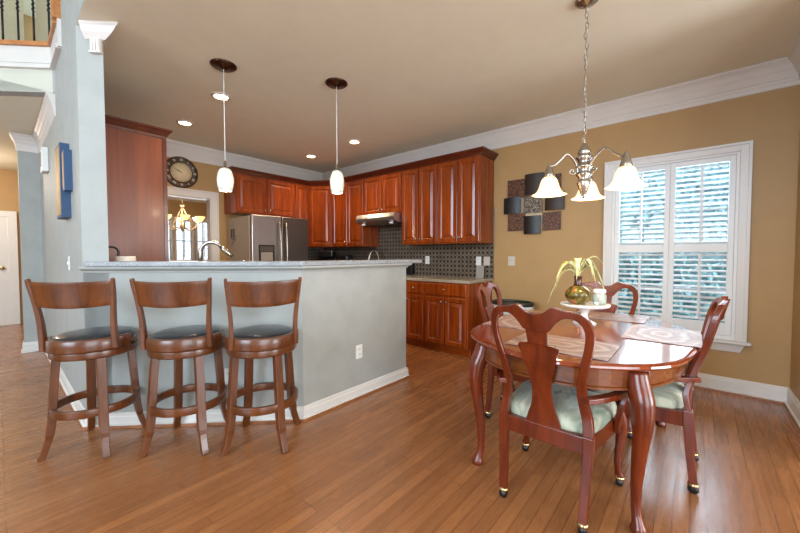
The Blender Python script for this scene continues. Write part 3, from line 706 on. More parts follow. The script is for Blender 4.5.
cdh = thing('notepad_stand', 'small grey card leaning against the tile at the counter end', 'card', (4.04, 1.995 + .12, .905), math.radians(-90))
T = Matrix.Rotation(math.radians(-8), 4, 'X'); MB().box(-.055, .055, -.004, .004, 0, .16, T).build('card', 'card', cdh, bev=.002); MB().box(-.03, .03, .0, .05, 0, .012).build('foot', 'card', cdh)

# trash bin
tb = thing('trash_bin', 'dark green oval bin standing against the tan wall behind the chair', 'bin', (3.86, 1.60, 0))
MB().lathe([(.001, .0), (.15, 0), (.155, .01), (.185, .64), (.18, .64), (.15, .02), (.001, .02)], seg=32, sx=.85, sy=1.25).build('body', 'bin', tb)
MB().ring([(.178, .635), (.192, .635), (.195, .65), (.192, .668), (.178, .668)], seg=36, T=Matrix.Diagonal((.85, 1.25, 1, 1))).build('rim', 'bin', tb)
MB().lathe([(.001, .60), (.16, .61), (.178, .64)], seg=30, sx=.85, sy=1.25).build('liner', 'card', tb)
MB().ring([(.178, .50), (.184, .50), (.191, .625), (.186, .625)], seg=36, T=Matrix.Diagonal((.86, 1.26, 1, 1))).build('liner_edge', 'bag', tb)

# ------------------------------------------------------------------ wall clock
ck = thing('wall_clock', 'round dark framed wall clock with cream dial above the doorway', 'clock', (1.695, YB, 2.343))
RX = Matrix.Rotation(PI / 2, 4, 'X')
MB().lathe([(.001, 0), (.215, 0), (.215, .02), (.20, .035), (.135, .03), (.128, .02), (.001, .02)], seg=48, T=RX).build('frame', 'clock_wood', ck)
MB().lathe([(.001, .021), (.130, .021), (.130, .024), (.001, .0245)], seg=48, T=RX).build('dial', 'dial', ck)
o = MB()
rom = ['XII', 'I', 'II', 'III', 'IIII', 'V', 'VI', 'VII', 'VIII', 'IX', 'X', 'XI']
for k in range(12):
    a = PI / 2 - k * PI / 6; s = .034; cw = {'I': .010, 'V': .022, 'X': .022}; tot = sum(cw[ch] for ch in rom[k]); x = -tot / 2
    base = Matrix.Rotation(a - PI / 2, 4, 'Z') @ Matrix.Translation((0, .170, 0))
    for ch in rom[k]:
        c0 = x + cw[ch] / 2; x += cw[ch]
        segs = {'I': [(0, -s / 2, 0, s / 2)], 'V': [(-.008, s / 2, 0, -s / 2), (.008, s / 2, 0, -s / 2)], 'X': [(-.008, s / 2, .008, -s / 2), (.008, s / 2, -.008, -s / 2)]}[ch]
        for x0, y0, x1, y1 in segs:
            d_ = Vector((x1 - x0, y1 - y0, 0)); L = d_.length; an = math.atan2(d_.y, d_.x)
            o.box(0, L, -.0022, .0022, .033, .0355, RX @ base @ Matrix.Translation((c0 + x0, y0, 0)) @ Matrix.Rotation(an, 4, 'Z'))
o.build('numerals', 'wall_cream', ck)
o = MB()
for k in range(60):
    a = k * PI / 30; L = .012 if k % 5 == 0 else .005
    o.box(.118 - L, .118, -.001 if k % 5 else -.002, .001 if k % 5 else .002, .0245, .0255, RX @ Matrix.Rotation(a, 4, 'Z'))
o.build('tick_marks', 'iron', ck)
MB().box(-.01, .085, -.003, .003, .026, .028, RX @ Matrix.Rotation(math.radians(152), 4, 'Z')).build('minute_hand', 'iron', ck)
MB().box(-.01, .055, -.004, .004, .028, .030, RX @ Matrix.Rotation(math.radians(160), 4, 'Z')).build('hour_hand', 'iron', ck)

# ------------------------------------------------------------------ ceiling lights
def point(par_loc, power, col, r=.03, name='lamp_light'):
    l = bpy.data.lights.new(name, 'POINT'); l.energy = power; l.color = col; l.shadow_soft_size = r
    o = bpy.data.objects.new(name, l); COL.objects.link(o); o.location = par_loc; return o
WARM = (1.0, .74, .48)
cans = [(1.457, 3.534, 'recessed ceiling light nearest the first pendant'), (1.468, 4.552, 'recessed ceiling light nearest the tall pantry cabinet'),
        (3.228, 4.592, 'recessed ceiling light farthest back near the cabinet corner'), (3.205, 3.561, 'recessed ceiling light in front of the range hood')]
for x, y, lb in cans:
    t = thing('recessed_light', lb, 'ceiling light', (x, y, CZ), 0, 'recessed kitchen lights')
    MB().ring([(.062, -.012), (.066, -.014), (.088, -.006), (.09, 0), (.062, 0)], seg=32).build('trim_ring', 'trim', t)
    MB().lathe([(.001, -.008), (.05, -.007), (.063, -.004)], seg=28).build('lamp', 'can', t)
    l = bpy.data.lights.new('recessed_spot', 'SPOT'); l.energy = 46; l.color = WARM; l.spot_size = math.radians(135); l.spot_blend = .7; l.shadow_soft_size = .06
    o = bpy.data.objects.new('recessed_spot', l); COL.objects.link(o); o.location = (x, y, CZ - .02)
def pendant(x, y, zb, zt, label):
    t = thing('pendant_light', label, 'pendant lamp', (x, y, CZ), 0, 'pendant lights above the bar')
    MB().lathe([(.001, 0), (.098, 0), (.10, -.006), (.088, -.016), (.035, -.022), (.02, -.035), (.001, -.035)], seg=36).build('canopy', 'bronze', t)
    b, tp = zb - CZ, zt - CZ; H = tp - b
    MB().tube([(0, 0, -.03), (0, 0, tp + .05)], .0035, 8).build('cord', 'plate', t)
    MB().lathe([(.006, tp + .065), (.012, tp + .05), (.012, tp + .02), (.024, tp + .012), (.026, tp - .004), (.001, tp - .004)], seg=20).build('socket', 'nickel', t)
    pr = [(.034, 0), (.046, -.08), (.056, -.22), (.063, -.42), (.0635, -.58), (.058, -.80), (.048, -1.0)]
    out = [(r, tp + z * H) for r, z in pr]; inn = [(r - .004, z) for r, z in out[::-1]]
    o = MB(); o.lathe(out + inn, seg=32); o.build('glass_shade', 'pendant_glass', t)
    MB().lathe([(.001, tp - .035), (.014, tp - .04), (.022, tp - .07), (.012, tp - .10), (.001, tp - .105)], seg=14).build('bulb', 'bulb', t)
    point((x, y, zb - .03), 6, WARM, .03)
pendant(1.239, 2.947, 1.725, 1.905, 'left pendant lamp with pale glass shade over the bar')
pendant(2.023, 2.483, 1.76, 1.955, 'right pendant lamp with pale glass shade over the bar')
# dining chandelier
CX, CY = 2.363, .537
R = Vector((math.sin(math.radians(40.6)), -math.cos(math.radians(40.6)), 0)); Fv = Vector((math.cos(math.radians(40.6)), math.sin(math.radians(40.6)), 0))
ch = thing('chandelier', 'brushed nickel chandelier with three frosted bell shades over the dining table', 'chandelier', (CX, CY, CZ))
MB().lathe([(.001, 0), (.065, 0), (.066, -.008), (.05, -.02), (.02, -.03), (.01, -.04), (.001, -.04)], seg=30).build('canopy', 'nickel', ch)
o = MB(); zt = -.04; zbm = 1.885 - CZ; n = 26; st = (zt - zbm) / n
for k in range(n):
    c = Vector((.004 * math.sin(k * .9), .004 * math.cos(k * 1.3), zt - (k + .5) * st)); a = (k % 2) * PI / 2 + .4
    o.tube([(c.x + .008 * math.cos(q * PI / 6) * math.cos(a), c.y + .008 * math.cos(q * PI / 6) * math.sin(a), c.z + st * .68 * math.sin(q * PI / 6)) for q in range(13)], .0022, 6, cap=False)
o.build('chain', 'nickel', ch)
def zz(v): return v - CZ
MB().tube([(.006, 0, -.04)] + [(.006 + .004 * math.sin(k), .004 * math.cos(k), -.04 - k * .04) for k in range(1, 20)] + [(0, 0, zz(1.87))], .0018, 6).build('cord', 'plate', ch)
MB().lathe([(.004, zz(1.885)), (.010, zz(1.88)), (.014, zz(1.865)), (.024, zz(1.845)), (.029, zz(1.825)), (.020, zz(1.81)), (.034, zz(1.805)), (.037, zz(1.797)), (.026, zz(1.78)), (.024, zz(1.755)), (.036, zz(1.745)), (.034, zz(1.735)),
            (.024, zz(1.72)), (.033, zz(1.70)), (.035, zz(1.69)), (.022, zz(1.675)), (.028, zz(1.655)), (.031, zz(1.645)), (.022, zz(1.61)), (.014, zz(1.575)), (.008, zz(1.56)), (.009, zz(1.553)), (.001, zz(1.545))], seg=28, sx=1.3, sy=1.3).build('centre_column', 'nickel', ch)
shade_prof = [(.028, 0), (.037, -.006), (.046, -.020), (.053, -.042), (.060, -.066), (.070, -.088), (.086, -.103), (.102, -.110)]
for (lr, lf) in ((-.20, .03), (.112, -.225), (.115, .165)):
    d = R * lr + Fv * lf; L = d.length; u = d.normalized(); top = zz(1.735 if True else 0)
    pts = [u * .034 + Vector((0, 0, zz(1.70))), u * .048 + Vector((0, 0, zz(1.765))), u * (L * .48) + Vector((0, 0, zz(1.822))), u * (L * .70) + Vector((0, 0, zz(1.785))), u * (L * .86) + Vector((0, 0, zz(1.755))), u * L + Vector((0, 0, zz(1.752)))]
    arm = MB().tube(smooth_path(pts, 6), .0075, 8).build('arm', 'nickel', ch, smooth=True)
    sc = [u * (.045 + .022 * (1 - q / 22) * math.cos(q * .42 + PI) + .002) + Vector((0, 0, zz(1.715) + .022 * (1 - q / 22) * math.sin(q * .42 + PI))) for q in range(20)]
    MB().tube([p + u * .02 for p in sc], .005, 7).build('scroll', 'nickel', arm, smooth=True)
    T = Matrix.Translation((d.x, d.y, zz(1.69)))
    MB().lathe([(.007, .075), (.012, .07), (.009, .06), (.020, .045), (.026, .02), (.032, .0), (.030, -.006), (.001, -.006)], seg=20, T=T).build('socket_cup', 'nickel', arm)
    T = Matrix.Translation((d.x, d.y, zz(1.684)))
    pr = shade_prof + [(r_ - .004, z_ - .001) for r_, z_ in shade_prof[::-1]]
    MB().lathe(pr, seg=36, T=T).build('bell_shade', 'bell', arm)
    MB().lathe([(.001, -.02), (.015, -.03), (.024, -.055), (.018, -.078), (.001, -.088)], seg=16, T=T).build('bulb', 'bulb', arm)
    point((CX + d.x, CY + d.y, 1.575), 7, (1, .78, .52), .03)
# far dining room chandelier
def zf(v): return v - 2.5
fc = thing('chandelier', 'gold chandelier with upturned glass bowls in the room beyond the doorway', 'chandelier', (2.25, 7.2, 2.5))
MB().lathe([(.001, 0), (.07, 0), (.06, -.02), (.001, -.03)], seg=24).build('canopy', 'gold', fc)
MB().tube([(0, 0, -.02), (0, 0, zf(2.12))], .006, 8).build('chain', 'gold', fc)
MB().lathe([(.001, zf(2.14)), (.04, zf(2.13)), (.05, zf(2.11)), (.02, zf(2.09)), (.001, zf(2.08))], seg=20).build('top_hub', 'gold', fc)
MB().lathe([(.001, zf(1.80)), (.02, zf(1.78)), (.05, zf(1.72)), (.03, zf(1.66)), (.001, zf(1.62))], seg=20).build('bottom_hub', 'gold', fc)
for k in range(6):
    a = k * PI / 3 + .35; u = Vector((math.cos(a), math.sin(a), 0))
    ar = MB().tube(smooth_path([Vector((0, 0, zf(2.10))), u * .10 + Vector((0, 0, zf(1.90))), u * .17 + Vector((0, 0, zf(1.74))), u * .08 + Vector((0, 0, zf(1.70))), Vector((0, 0, zf(1.72)))], 5), .007, 7).build('rod', 'gold', fc)
    MB().tube(smooth_path([Vector((0, 0, zf(1.72))), u * .14 + Vector((0, 0, zf(1.66))), u * .26 + Vector((0, 0, zf(1.74))), u * .30 + Vector((0, 0, zf(1.82)))], 5), .008, 7).build('arm', 'gold', ar)
    T = Matrix.Translation((u.x * .30, u.y * .30, zf(1.82)))
    MB().lathe([(.02, 0), (.035, .01), (.06, .045), (.085, .09), (.082, .09), (.055, .045), (.03, .015), (.001, .01)], seg=20, T=T).build('glass_bowl', 'bell', ar)
point((2.25, 7.2, 1.98), 14, (1, .86, .7), .2)
area('far_room_window_light', (2.4, 8.5, 1.5), (2.3, 6, 1.2), 1.6, 14, (.9, .96, 1.0), .8)
point((-.6, 7.9, 2.35), 35, (1, .84, .66), .1, 'hall_light')

# ------------------------------------------------------------------ bar stools
def stool_proto():
    t = thing('bar_stool', '', 'bar stool')
    # legs
    for sx in (-1, 1):
        for sy in (-1, 1):
            d = Vector((sx, sy, 0)).normalized()
            rad = [(.178, .60), (.190, .45), (.200, .30), (.207, .20), (.221, .11), (.243, .035), (.258, .0)]
            pts = smooth_path([d * r_ + Vector((0, 0, z_)) for r_, z_ in rad], 3)
            n = len(pts); rr = [.021 + (.002 if i < n * .6 else -.003 * (i / n)) for i in range(n)]
            lg = MB().tube(pts, rr, shape=[(-1, -.85), (1, -.85), (1, .85), (-1, .85)], up=d).build('leg', 'stool', t, bev=.003)
    MB().ring([(.194, .245), (.218, .245), (.218, .293), (.194, .293)], seg=48).build('footrest_ring', 'stool', t, bev=.003)
    MB().ring([(.15, .585), (.205, .585), (.212, .592), (.212, .628), (.15, .628)], seg=48).build('base_ring', 'stool', t, bev=.002)
    MB().lathe([(.001, .628), (.10, .628), (.10, .642), (.001, .642)], seg=28).build('swivel_plate', 'iron', t)
    # seat frame, rounded, with raised rear rail
    MB().ring([(.10, .642), (.205, .642), (.210, .648), (.210, .668), (.10, .668)], seg=48).build('seat_frame', 'stool', t, bev=.002)
    MB().ring([(.196, .632), (.224, .632), (.226, .64), (.226, .700), (.222, .706), (.198, .706), (.196, .70)], seg=36, a0=PI + .18, a1=2 * PI - .18).build('rear_rail', 'stool', t, bev=.002)
    MB().lathe([(.001, .668), (.185, .668), (.196, .675), (.20, .69), (.193, .705), (.17, .716), (.12, .724), (.06, .728), (.001, .729)], seg=48).build('seat_cushion', 'leather', t)
    # back posts
    for s in (-1, 1):
        pts = smooth_path([(s * .186, -.130, .64), (s * .182, -.142, .72), (s * .184, -.152, .82), (s * .194, -.168, .93), (s * .204, -.188, 1.02), (s * .208, -.198, 1.065)], 3)
        rr = [.020 - .008 * i / (len(pts) - 1) for i in range(len(pts))]
        MB().tube(pts, rr, shape=[(-.7, -1), (.7, -1), (.7, 1), (-.7, 1)], up=(0, -1, .2)).build('back_post', 'stool', t, bev=.004, seg=3)
    # curved back panel
    o = MB(); vs = []; fs = []; N = 16; rows = 7
    for side_ in (0, 1):
        for j in range(rows):
            f = j / (rows - 1)
            for i in range(N + 1):
                s = -1 + 2 * i / N; x = s * .192
                z0 = .905 - .014 * (1 - s * s); z1 = 1.05 - .005 * (1 - s * s) ; z = z0 + (z1 - z0) * f
                yb = -.152 - (z - .82) * .18 + (-.04) * (1 - s * s)
                vs.append((x * (1 + .05 * f), yb + (.009 if side_ else -.009), z))
    def id_(sd, j, i): return sd * rows * (N + 1) + j * (N + 1) + i
    for j in range(rows - 1):
        for i in range(N):
            fs.append((id_(0, j, i), id_(0, j, i + 1), id_(0, j + 1, i + 1), id_(0, j + 1, i))); fs.append((id_(1, j, i), id_(1, j + 1, i), id_(1, j + 1, i + 1), id_(1, j, i + 1)))
    for i in range(N):
        fs.append((id_(0, 0, i), id_(1, 0, i), id_(1, 0, i + 1), id_(0, 0, i + 1))); fs.append((id_(0, rows - 1, i), id_(0, rows - 1, i + 1), id_(1, rows - 1, i + 1), id_(1, rows - 1, i)))
    for j in range(rows - 1):
        fs.append((id_(0, j, 0), id_(0, j + 1, 0), id_(1, j + 1, 0), id_(1, j, 0))); fs.append((id_(0, j, N), id_(1, j, N), id_(1, j + 1, N), id_(0, j + 1, N)))
    o.add(vs, fs, smooth=True); o.build('back_panel', 'stool', t, bev=.003)
    return t
sp0 = stool_proto()
for i, (x, y, dr, lb) in enumerate([(.395, 2.885, 8, 'left bar stool, nearest the hall, with black round seat'), (.79, 2.48, 5, 'middle bar stool of three with black round seat'), (1.112, 2.13, 22, 'right bar stool, nearest the half wall corner')]):
    s = sp0 if i == 0 else copy_tree(sp0)
    s.location = (x, y, 0); s.rotation_euler = (0, 0, -PI / 4)
    for c_ in s.children:
        if c_.name.split('.')[0] in ('seat_frame', 'rear_rail', 'back_post', 'back_panel', 'seat_cushion'): c_.rotation_euler = (0, 0, math.radians(dr))
    if True:
        s['label'] = lb; s['group'] = 'bar stools'

# ------------------------------------------------------------------ dining table
TX, TY = 2.392, .55
tbl = thing('dining_table', 'glossy mahogany oval dining table with cabriole legs', 'table', (TX, TY, -.025))
def outline(a, b, n=96, e=2.2, sc=.012, g=0):
    P = []
    for i in range(n):
        t_ = 2 * PI * i / n; c_, s_ = math.cos(t_), math.sin(t_)
        r_ = (abs(c_ / a) ** e + abs(s_ / b) ** e) ** (-1 / e); r_ = r_ * (1 + sc * math.cos(8 * t_ + g)) ; P.append((r_ * c_, r_ * s_))
    return P
lay = [(.0, .737), (.012, .740), (.018, .748), (.016, .757), (.006, .762), (-.004, .765)]
o = MB(); base = outline(.79, .56, e=2.4, sc=.014); n = len(base); vs = []
def inset(P, d): return [(x * (1 + d / math.hypot(x, y)), y * (1 + d / math.hypot(x, y))) for x, y in P]
for d_, z_ in lay: vs += [(x, y, z_) for x, y in inset(base, d_)]
fs = [(k * n + i, k * n + (i + 1) % n, (k + 1) * n + (i + 1) % n, (k + 1) * n + i) for k in range(len(lay) - 1) for i in range(n)]
fs.append(list(range(n))[::-1]); fs.append([(len(lay) - 1) * n + i for i in range(n)])
o.add(vs, fs); top_ = o.build('table_top', 'mahog_top', tbl)
o = MB(); ap = outline(.75, .515, e=2.4, sc=.0); ai = outline(.73, .495, e=2.4, sc=0); n = len(ap)
vs = [(x, y, z_) for P_, z_ in ((ap, .737), (ap, .655), (inset(ap, .008), .650), (inset(ap, .008), .640), (ai, .636), (ai, .737)) for x, y in P_]
fs = [(k * n + i, k * n + (i + 1) % n, ((k + 1) % 6) * n + (i + 1) % n, ((k + 1) % 6) * n + i) for k in range(6) for i in range(n)]
o.add(vs, fs, smooth=False); o.build('apron', 'apron', tbl)
for sx in (-1, 1):
    for sy in (-1, 1):
        d = Vector((sx * .8, sy * .6, 0)).normalized(); bx, by = sx * .60, sy * .372
        prof = [(-.015, .72, .042), (.0, .66, .047), (.026, .60, .047), (.034, .54, .042), (.028, .46, .035), (.014, .36, .029), (.002, .25, .024), (-.002, .15, .020), (.004, .10, .0195), (.014, .07, .023), (.02, .045, .033), (.02, .031, .031), (.02, .025, .024)]
        pts = [Vector((bx + d.x * q[0], by + d.y * q[0], q[1])) for q in prof]
        sm = smooth_path([(p.x, p.y, p.z) for p in pts], 3); rr = []
        for i in range(len(prof) - 1):
            for k in range(3): rr.append(prof[i][2] + (prof[i + 1][2] - prof[i][2]) * k / 3)
        rr.append(prof[-1][2])
        MB().tube(sm, rr, shape=[(math.cos(a_ * PI / 8) * (1 if a_ % 4 else 1.0), math.sin(a_ * PI / 8)) for a_ in range(16)], up=d).build('leg', 'mahog', tbl, smooth=True)

# placemats
def placemat(x, y, rz, lb, w=.47, h=.345):
    t = rbox(-w / 2, w / 2, -h / 2, h / 2, 0, .004).build('placemat', 'placemat'); t.location = (x, y, .7408); t.rotation_euler = (0, 0, rz)
    b = t.modifiers.new('b', 'BEVEL'); b.width = .001; tag(t, lb, 'placemat', 'printed placemats on the dining table')
placemat(1.875, .515, PI / 2, 'placemat with oval swirl pattern in front of the nearest chair')
placemat(2.485, .14, 0, 'placemat at the right side, reflecting blue window light')
placemat(2.975, .49, PI / 2, 'placemat on the far side near the window, beyond the cake stand')
placemat(2.33, .90, 0, 'placemat at the left side by the small distant chair')
# cake stand, vase, plant, jar
ZT = .7403; SX, SY = 2.565, .565
cs = thing('cake_stand', 'white footed cake stand in the middle of the dining table', 'cake stand', (SX, SY, ZT))
MB().lathe([(.001, 0), (.07, 0), (.072, .006), (.05, .016), (.025, .03), (.02, .06), (.03, .09), (.05, .107), (.13, .114), (.145, .118), (.150, .125), (.149, .133), (.144, .134), (.141, .133), (.001, .1325)], seg=48).build('body', 'white', cs)
vz = thing('spider_plant', 'variegated spider plant in green and brown glazed vase on the cake stand', 'plant', (2.535, .60, ZT + .1335))
MB().lathe([(.001, 0), (.045, 0), (.062, .015), (.078, .045), (.080, .065), (.070, .090), (.048, .110), (.030, .122)], seg=36).build('vase', 'vase', vz)
MB().lathe([(.030, .121), (.024, .135), (.022, .160), (.025, .180), (.029, .186), (.024, .186), (.019, .16), (.001, .15)], seg=30).build('vase_neck', 'vase_neck', vz)
rnd = random.Random(5)
def leaf(ux, uy, reach, rise, drop, w=.010, z0=.182):
    N = 14; pts = []
    for i in range(N + 1):
        s = i / N; pts.append(Vector((ux * reach * s, uy * reach * s, z0 + rise * 4 * s * (1 - s) * .9 - drop * s * s)))
    side = Vector((-uy, ux, 0)); vs = []; fs = []
    for i, p in enumerate(pts):
        s = i / N; ww = w * 1.7 * (0.5 + 1.6 * s * (1 - s) * 2) * (1 - s ** 4)
        vs += [p - side * ww, p - Vector((0, 0, ww * .35)), p + side * ww, p - Vector((0, 0, ww * .35 + .0015))]
    for i in range(N):
        a_ = i * 4; b_ = a_ + 4
        for q in range(4): fs.append((a_ + q, a_ + (q + 1) % 4, b_ + (q + 1) % 4, b_ + q))
    return MB().add(vs, fs, smooth=True)
spec = [(-1, .05, .165, .08, .20, .012), (-.95, -.3, .155, .10, .03, .011), (-.7, .5, .12, .09, .12, .010), (1, 0, .16, .10, .16, .011), (.85, -.4, .13, .12, -.05, .011), (.4, .8, .09, .10, .12, .010),
        (-.5, -.8, .09, .13, .03, .011), (.5, -.8, .10, .13, .06, .011), (.0, .9, .05, .10, .02, .010), (-.4, .2, .05, .09, -.04, .009), (.35, .1, .06, .08, -.06, .009),
        (.7, .4, .14, .11, .02, .010), (-.9, -.2, .15, .12, .09, .011), (.9, -.2, .12, .13, .09, .011), (-.1, -.3, .03, .06, -.05, .010)]
for a_, f_, re, ri, dp_, w_ in spec:
    d = R * a_ + Fv * f_; d.normalize(); leaf(d.x, d.y, re * 1.22, ri * 1.15, dp_, w_).build('leaf', 'leaf', vz)
jr = thing('glass_jar', 'small frosted glass jar with lid on the cake stand right of the vase', 'jar', (2.60, .485, ZT + .1335))
MB().lathe([(.001, 0), (.034, 0), (.041, .01), (.042, .058), (.034, .072), (.034, .075), (.001, .075)], seg=28).build('jar_body', 'jar', jr)
MB().lathe([(.001, .075), (.036, .075), (.038, .08), (.038, .094), (.031, .100), (.001, .101)], seg=28).build('lid', 'white', jr)

# ------------------------------------------------------------------ dining chairs
def lean(z):  # rear offset of the back at height z
    return -.235 - max(0, z - .42) * .245 - (.012 * math.sin(max(0, min(1, (z - .42) / .3)) * PI) * -1)
def chair_proto(arms):
    t = thing('dining_chair', '', 'chair')
    half_o = [(.206, .33), (.210, .41), (.206, .47), (.192, .54), (.184, .60), (.187, .67), (.200, .74), (.214, .80), (.222, .86), (.219, .905), (.204, .940), (.178, .962), (.140, .970), (.105, .976), (.080, .984), (.060, .975), (.040, .958), (.020, .950), (.0, .948)]
    half_i = [(.166, .33), (.168, .41), (.164, .47), (.152, .54), (.146, .60), (.151, .67), (.166, .74), (.181, .80), (.189, .85), (.189, .885), (.178, .915), (.155, .935), (.126, .939), (.099, .927), (.077, .904), (.061, .882), (.052, .872)]
    def dens(P): return [(v.x, v.y) for v in smooth_path([(x, z, 0) for x, z in P], 3)]
    def resample(P, n):
        P = dens(P); L = [0]
        for a_, b_ in zip(P, P[1:]): L.append(L[-1] + math.hypot(b_[0] - a_[0], b_[1] - a_[1]))
        out_ = []; k = 0
        for i in range(n):
            t_ = L[-1] * i / (n - 1)
            while k < len(L) - 2 and L[k + 1] < t_: k += 1
            u_ = (t_ - L[k]) / max(1e-9, L[k + 1] - L[k]); out_.append((P[k][0] + (P[k + 1][0] - P[k][0]) * u_, P[k][1] + (P[k + 1][1] - P[k][1]) * u_))
        return out_
    def ribbon(A, B, th, name):
        """solid strip between two matching curves in the plane of the chair back"""
        vs = []; n = len(A)
        for (ax, az), (bx_, bz) in zip(A, B):
            for x, z, d_ in ((ax, az, -th / 2), (bx_, bz, -th / 2), (bx_, bz, th / 2), (ax, az, th / 2)):
                vs.append((x, lean(z) + d_ + (.03 * (x / .22) ** 2 if z > .5 else .03 * (x / .22) ** 2 * max(0, (z - .42) / .08)), z))
        fs = [(i * 4 + q, i * 4 + (q + 1) % 4, i * 4 + 4 + (q + 1) % 4, i * 4 + 4 + q) for i in range(n - 1) for q in range(4)] + [(0, 1, 2, 3), (n * 4 - 1, n * 4 - 2, n * 4 - 3, n * 4 - 4)]
        return MB().add(vs, fs).build(name, 'mahog', t, bev=.004)
    cut = 9
    ho = resample(half_o[:12], 40) + resample(half_o[11:], 26)[1:]; hi = resample(half_i[:12], 40) + resample(half_i[11:] + [(.03, .868), (0, .867)], 26)[1:]
    A = ho + [(-x, z) for x, z in ho[::-1][1:]]; B = hi + [(-x, z) for x, z in hi[::-1][1:]]
    ribbon(A, B, .026, 'back_frame')
    hs = [(.052, .880), (.047, .84), (.046, .815), (.049, .810), (.070, .806), (.090, .801), (.095, .782), (.084, .76), (.074, .72), (.062, .68), (.052, .63), (.047, .585), (.049, .55), (.053, .52), (.060, .49), (.072, .46), (.082, .43), (.085, .405)]
    hs = dens(hs); hs = [(x * .92, z) for x, z in hs]; ribbon(hs, [(-x, z) for x, z in hs], .014, 'splat')
    # rear legs
    for s in (-1, 1):
        pts = smooth_path([(s * .190, -.235, .42), (s * .189, -.236, .34), (s * .184, -.244, .22), (s * .178, -.262, .05)], 4)
        lg = MB().tube(pts, [.021 - .004 * i / (len(pts) - 1) for i in range(len(pts))], shape=[(-1, -1), (1, -1), (1, 1), (-1, 1)], up=(0, 1, 0)).build('leg', 'mahog', t, bev=.003)
        caster(lg, s * .178, -.262, 'brass')
    for s in (-1, 1):
        prof = [(s * .235, .195, .40, .026), (s * .246, .208, .35, .031), (s * .250, .214, .30, .028), (s * .243, .205, .22, .020), (s * .236, .197, .13, .016), (s * .240, .203, .08, .017), (s * .246, .21, .055, .022), (s * .246, .21, .048, .015)]
        pts = smooth_path([p[:3] for p in prof], 3); rr = []
        for i in range(len(prof) - 1):
            for k in range(3): rr.append(prof[i][3] + (prof[i + 1][3] - prof[i][3]) * k / 3)
        rr.append(prof[-1][3])
        lg = MB().tube(pts, rr, 12, up=(0, 1, 0)).build('leg', 'mahog', t, smooth=True)
        caster(lg, s * .246, .21, 'brass')
    # seat frame
    out = [(-.20, -.245), (.20, -.245), (.262, .20), (.25, .235), (-.25, .235), (-.262, .20)]; inn = [(x * .84, y * .84) for x, y in out]
    o = MB(); n = len(out); vs = [(x, y, z) for P_, z in ((out, .335), (out, .412), (inn, .412), (inn, .335)) for x, y in P_]
    o.add(vs, [(k * n + i, k * n + (i + 1) % n, ((k + 1) % 4) * n + (i + 1) % n, ((k + 1) % 4) * n + i) for k in range(4) for i in range(n)]); o.build('seat_frame', 'mahog', t, bev=.004)
    # cushion
    o = MB(); vs = []; fs = []; K = 28
    lev = [(1.0, .405), (1.005, .425), (.985, .448), (.93, .463), (.8, .473), (.5, .480), (.0, .483)]
    for sc_, z_ in lev[:-1]:
        for i in range(K):
            a_ = 2 * PI * i / K; c_, s_ = math.cos(a_), math.sin(a_); r_ = (abs(c_) ** 5 + abs(s_) ** 5) ** (-.2); y_ = r_ * s_ * .222; wd_ = .205 + (y_ + .222) / .444 * .045
            vs.append((r_ * c_ * wd_ * sc_, y_ * sc_, z_))
    vs.append((0, 0, lev[-1][1])); L = len(lev) - 1
    for k in range(L - 1):
        for i in range(K): fs.append((k * K + i, k * K + (i + 1) % K, (k + 1) * K + (i + 1) % K, (k + 1) * K + i))
    for i in range(K): fs.append(((L - 1) * K + i, (L - 1) * K + (i + 1) % K, L * K))
    fs.append(list(range(K))[::-1]); o.add(vs, fs, smooth=True); o.build('seat_cushion', 'fabric', t)
    if arms:
        for s in (-1, 1):
            pts = smooth_path([(s * .182, -.270, .585), (s * .222, -.21, .583), (s * .272, -.09, .578), (s * .292, .00, .580), (s * .280, .065, .578), (s * .268, .09, .568)], 4)
            ar = MB().tube(pts, [.017] * len(pts), shape=[(-1.2, -.7), (1.2, -.7), (1.2, .7), (-1.2, .7)]).build('arm', 'mahog', t, bev=.004, seg=3)
            pts = smooth_path([(s * .276, .05, .575), (s * .285, .045, .54), (s * .272, .03, .48), (s * .255, .04, .40), (s * .252, .05, .35)], 4)
            MB().tube(pts, .014, shape=[(-.8, -1), (.8, -1), (.8, 1), (-.8, 1)], up=(0, 1, 0)).build('arm_support', 'mahog', ar, bev=.003)
    return t
def caster(par, x, y, mat):
    c_ = MB().lathe([(.013, .056), (.021, .054), (.025, .044), (.020, .036), (.008, .034), (.006, .028), (.001, .028)], x, y, 14).build('caster', mat, par)
    MB().lathe([(.001, -.016), (.018, -.015), (.0235, -.008), (.0235, .008), (.018, .015), (.001, .016)], seg=18, T=Matrix.Translation((x, y, .0236)) @ Matrix.Rotation(PI / 2, 4, 'Y')).build('wheel', 'black', par)
ca = chair_proto(True); cb = chair_proto(False)
def put(o, x, y, rz, lb): o.location = (x, y, 0); o.rotation_euler = (0, 0, rz); o['label'] = lb; o['group'] = 'dining chairs'
put(ca, 1.872, .525, -PI / 2, 'mahogany armchair with green seat nearest the camera, back turned')
c2 = copy_tree(ca); put(c2, 2.435, .250, 0, 'mahogany armchair at the right end seen side on, before the window')
put(cb, 2.88, .555, PI / 2, 'mahogany chair on the far side of the table against the window')
c3 = copy_tree(cb); put(c3, 2.53, .90, PI + math.radians(6), 'mahogany chair at the left, beside the base cabinet and bin')

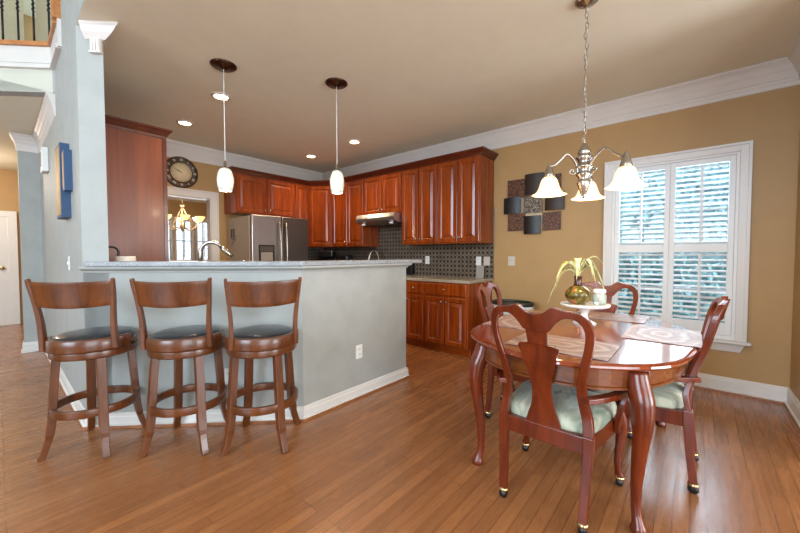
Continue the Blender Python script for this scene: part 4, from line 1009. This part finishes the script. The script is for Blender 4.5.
# ------------------------------------------------------------------ wall art on the tan wall (local x -> -Y, outward -y)
wa = thing('metal_wall_art', 'metal wall sculpture of overlapping curved and textured squares', 'wall art', (XW, 1.445, 1.78), RW)
def artp(x0, x1, z0, z1, mat, y=-.03, bow=0):
    o = MB(); N = 8; vs = []
    for i in range(N + 1):
        s = i / N; x = x0 + (x1 - x0) * s; yy = y - bow * 4 * s * (1 - s)
        vs += [(x, yy, z0), (x, yy, z1), (x, yy + .006, z1), (x, yy + .006, z0)]
    fs = [(i * 4 + q, i * 4 + (q + 1) % 4, i * 4 + 4 + (q + 1) % 4, i * 4 + 4 + q) for i in range(N) for q in range(4)] + [(0, 1, 2, 3), (N * 4 + 3, N * 4 + 2, N * 4 + 1, N * 4)]
    o.add(vs, fs); return o.build('panel', mat, wa)
ART = [('art_copper', 508.5, 526, 180, 198, -.02, 0), ('art_plain', 526, 545, 174, 195, -.035, .02), ('art_black', 505, 522, 198, 214, -.03, .02), ('art_grey', 525, 543.5, 196, 213, -.04, 0),
       ('art_plain', 546, 565.5, 192, 210, -.03, .02), ('art_copper', 508.5, 526, 214, 231, -.02, 0), ('art_black', 525, 542, 216, 234, -.035, .02), ('art_copper', 543, 561.5, 212, 230, -.02, 0), ('art_copper', 546, 562, 174.5, 192, -.02, 0)]
fwd = Vector((math.cos(math.radians(40.6)) * math.cos(.0332), math.sin(math.radians(40.6)) * math.cos(.0332), -math.sin(.0332))); up_ = R.cross(fwd)
def onwall(px, py):
    d_ = fwd + R * ((px - 400) / 346) + up_ * ((266.5 - py) / 346); k = XW / d_.x; return d_.y * k, CAM_H + d_.z * k
for m_, a_, b_, t_, u_, y_, bow in ART:
    ym = (a_ + b_) / 2; ya, yb_ = onwall(a_, t_)[0], onwall(b_, t_)[0]; z1_ = onwall(ym, t_)[1]; z0_ = onwall(ym, u_)[1]
    artp(1.445 - ya, 1.445 - yb_, z0_ - 1.78, z1_ - 1.78, m_, y_, bow)
o = MB(); o.box(-.17, -.145, -.012, -.004, -.28, .25); o.box(.06, .085, -.012, -.004, -.28, .25); o.box(-.2, .2, -.012, -.004, .06, .075); o.box(-.17, .12, -.014, -.004, -.12, -.09); o.build('support_bars', 'art_back', wa)
# ------------------------------------------------------------------ hall wall art (local x -> -Y, outward is -X)
ha = thing('canvas_wall_art', 'blue edged canvas panels layered on the hall wall', 'wall art', (.385, 4.1, 1.75), -PI / 2)
for x0, x1, z0, z1, t_ in ((.08, .22, -.14, .16, .03), (.14, .44, -.26, .30, .055), (.47, .56, -.07, .23, .045)):
    p = rbox(x0, x1, -t_, 0, z0, z1).build('canvas_panel', 'blue_panel', ha, bev=.002)
    rbox(x0 + .018, x1 - .018, -t_ - .003, -t_, z0 + .02, z1 - .02).build('canvas_face', 'canvas', p)
th = thing('door_chime', 'white door chime box high on the hall wall', 'chime', (.385, 5.3, 2.2), -PI / 2)
rbox(-.10, .10, -.05, 0, -.12, .13).build('cover', 'plate', th, bev=.006); rbox(-.03, .03, -.054, -.05, -.06, .08).build('grille', 'card', th)
bpy.context.view_layer.update()
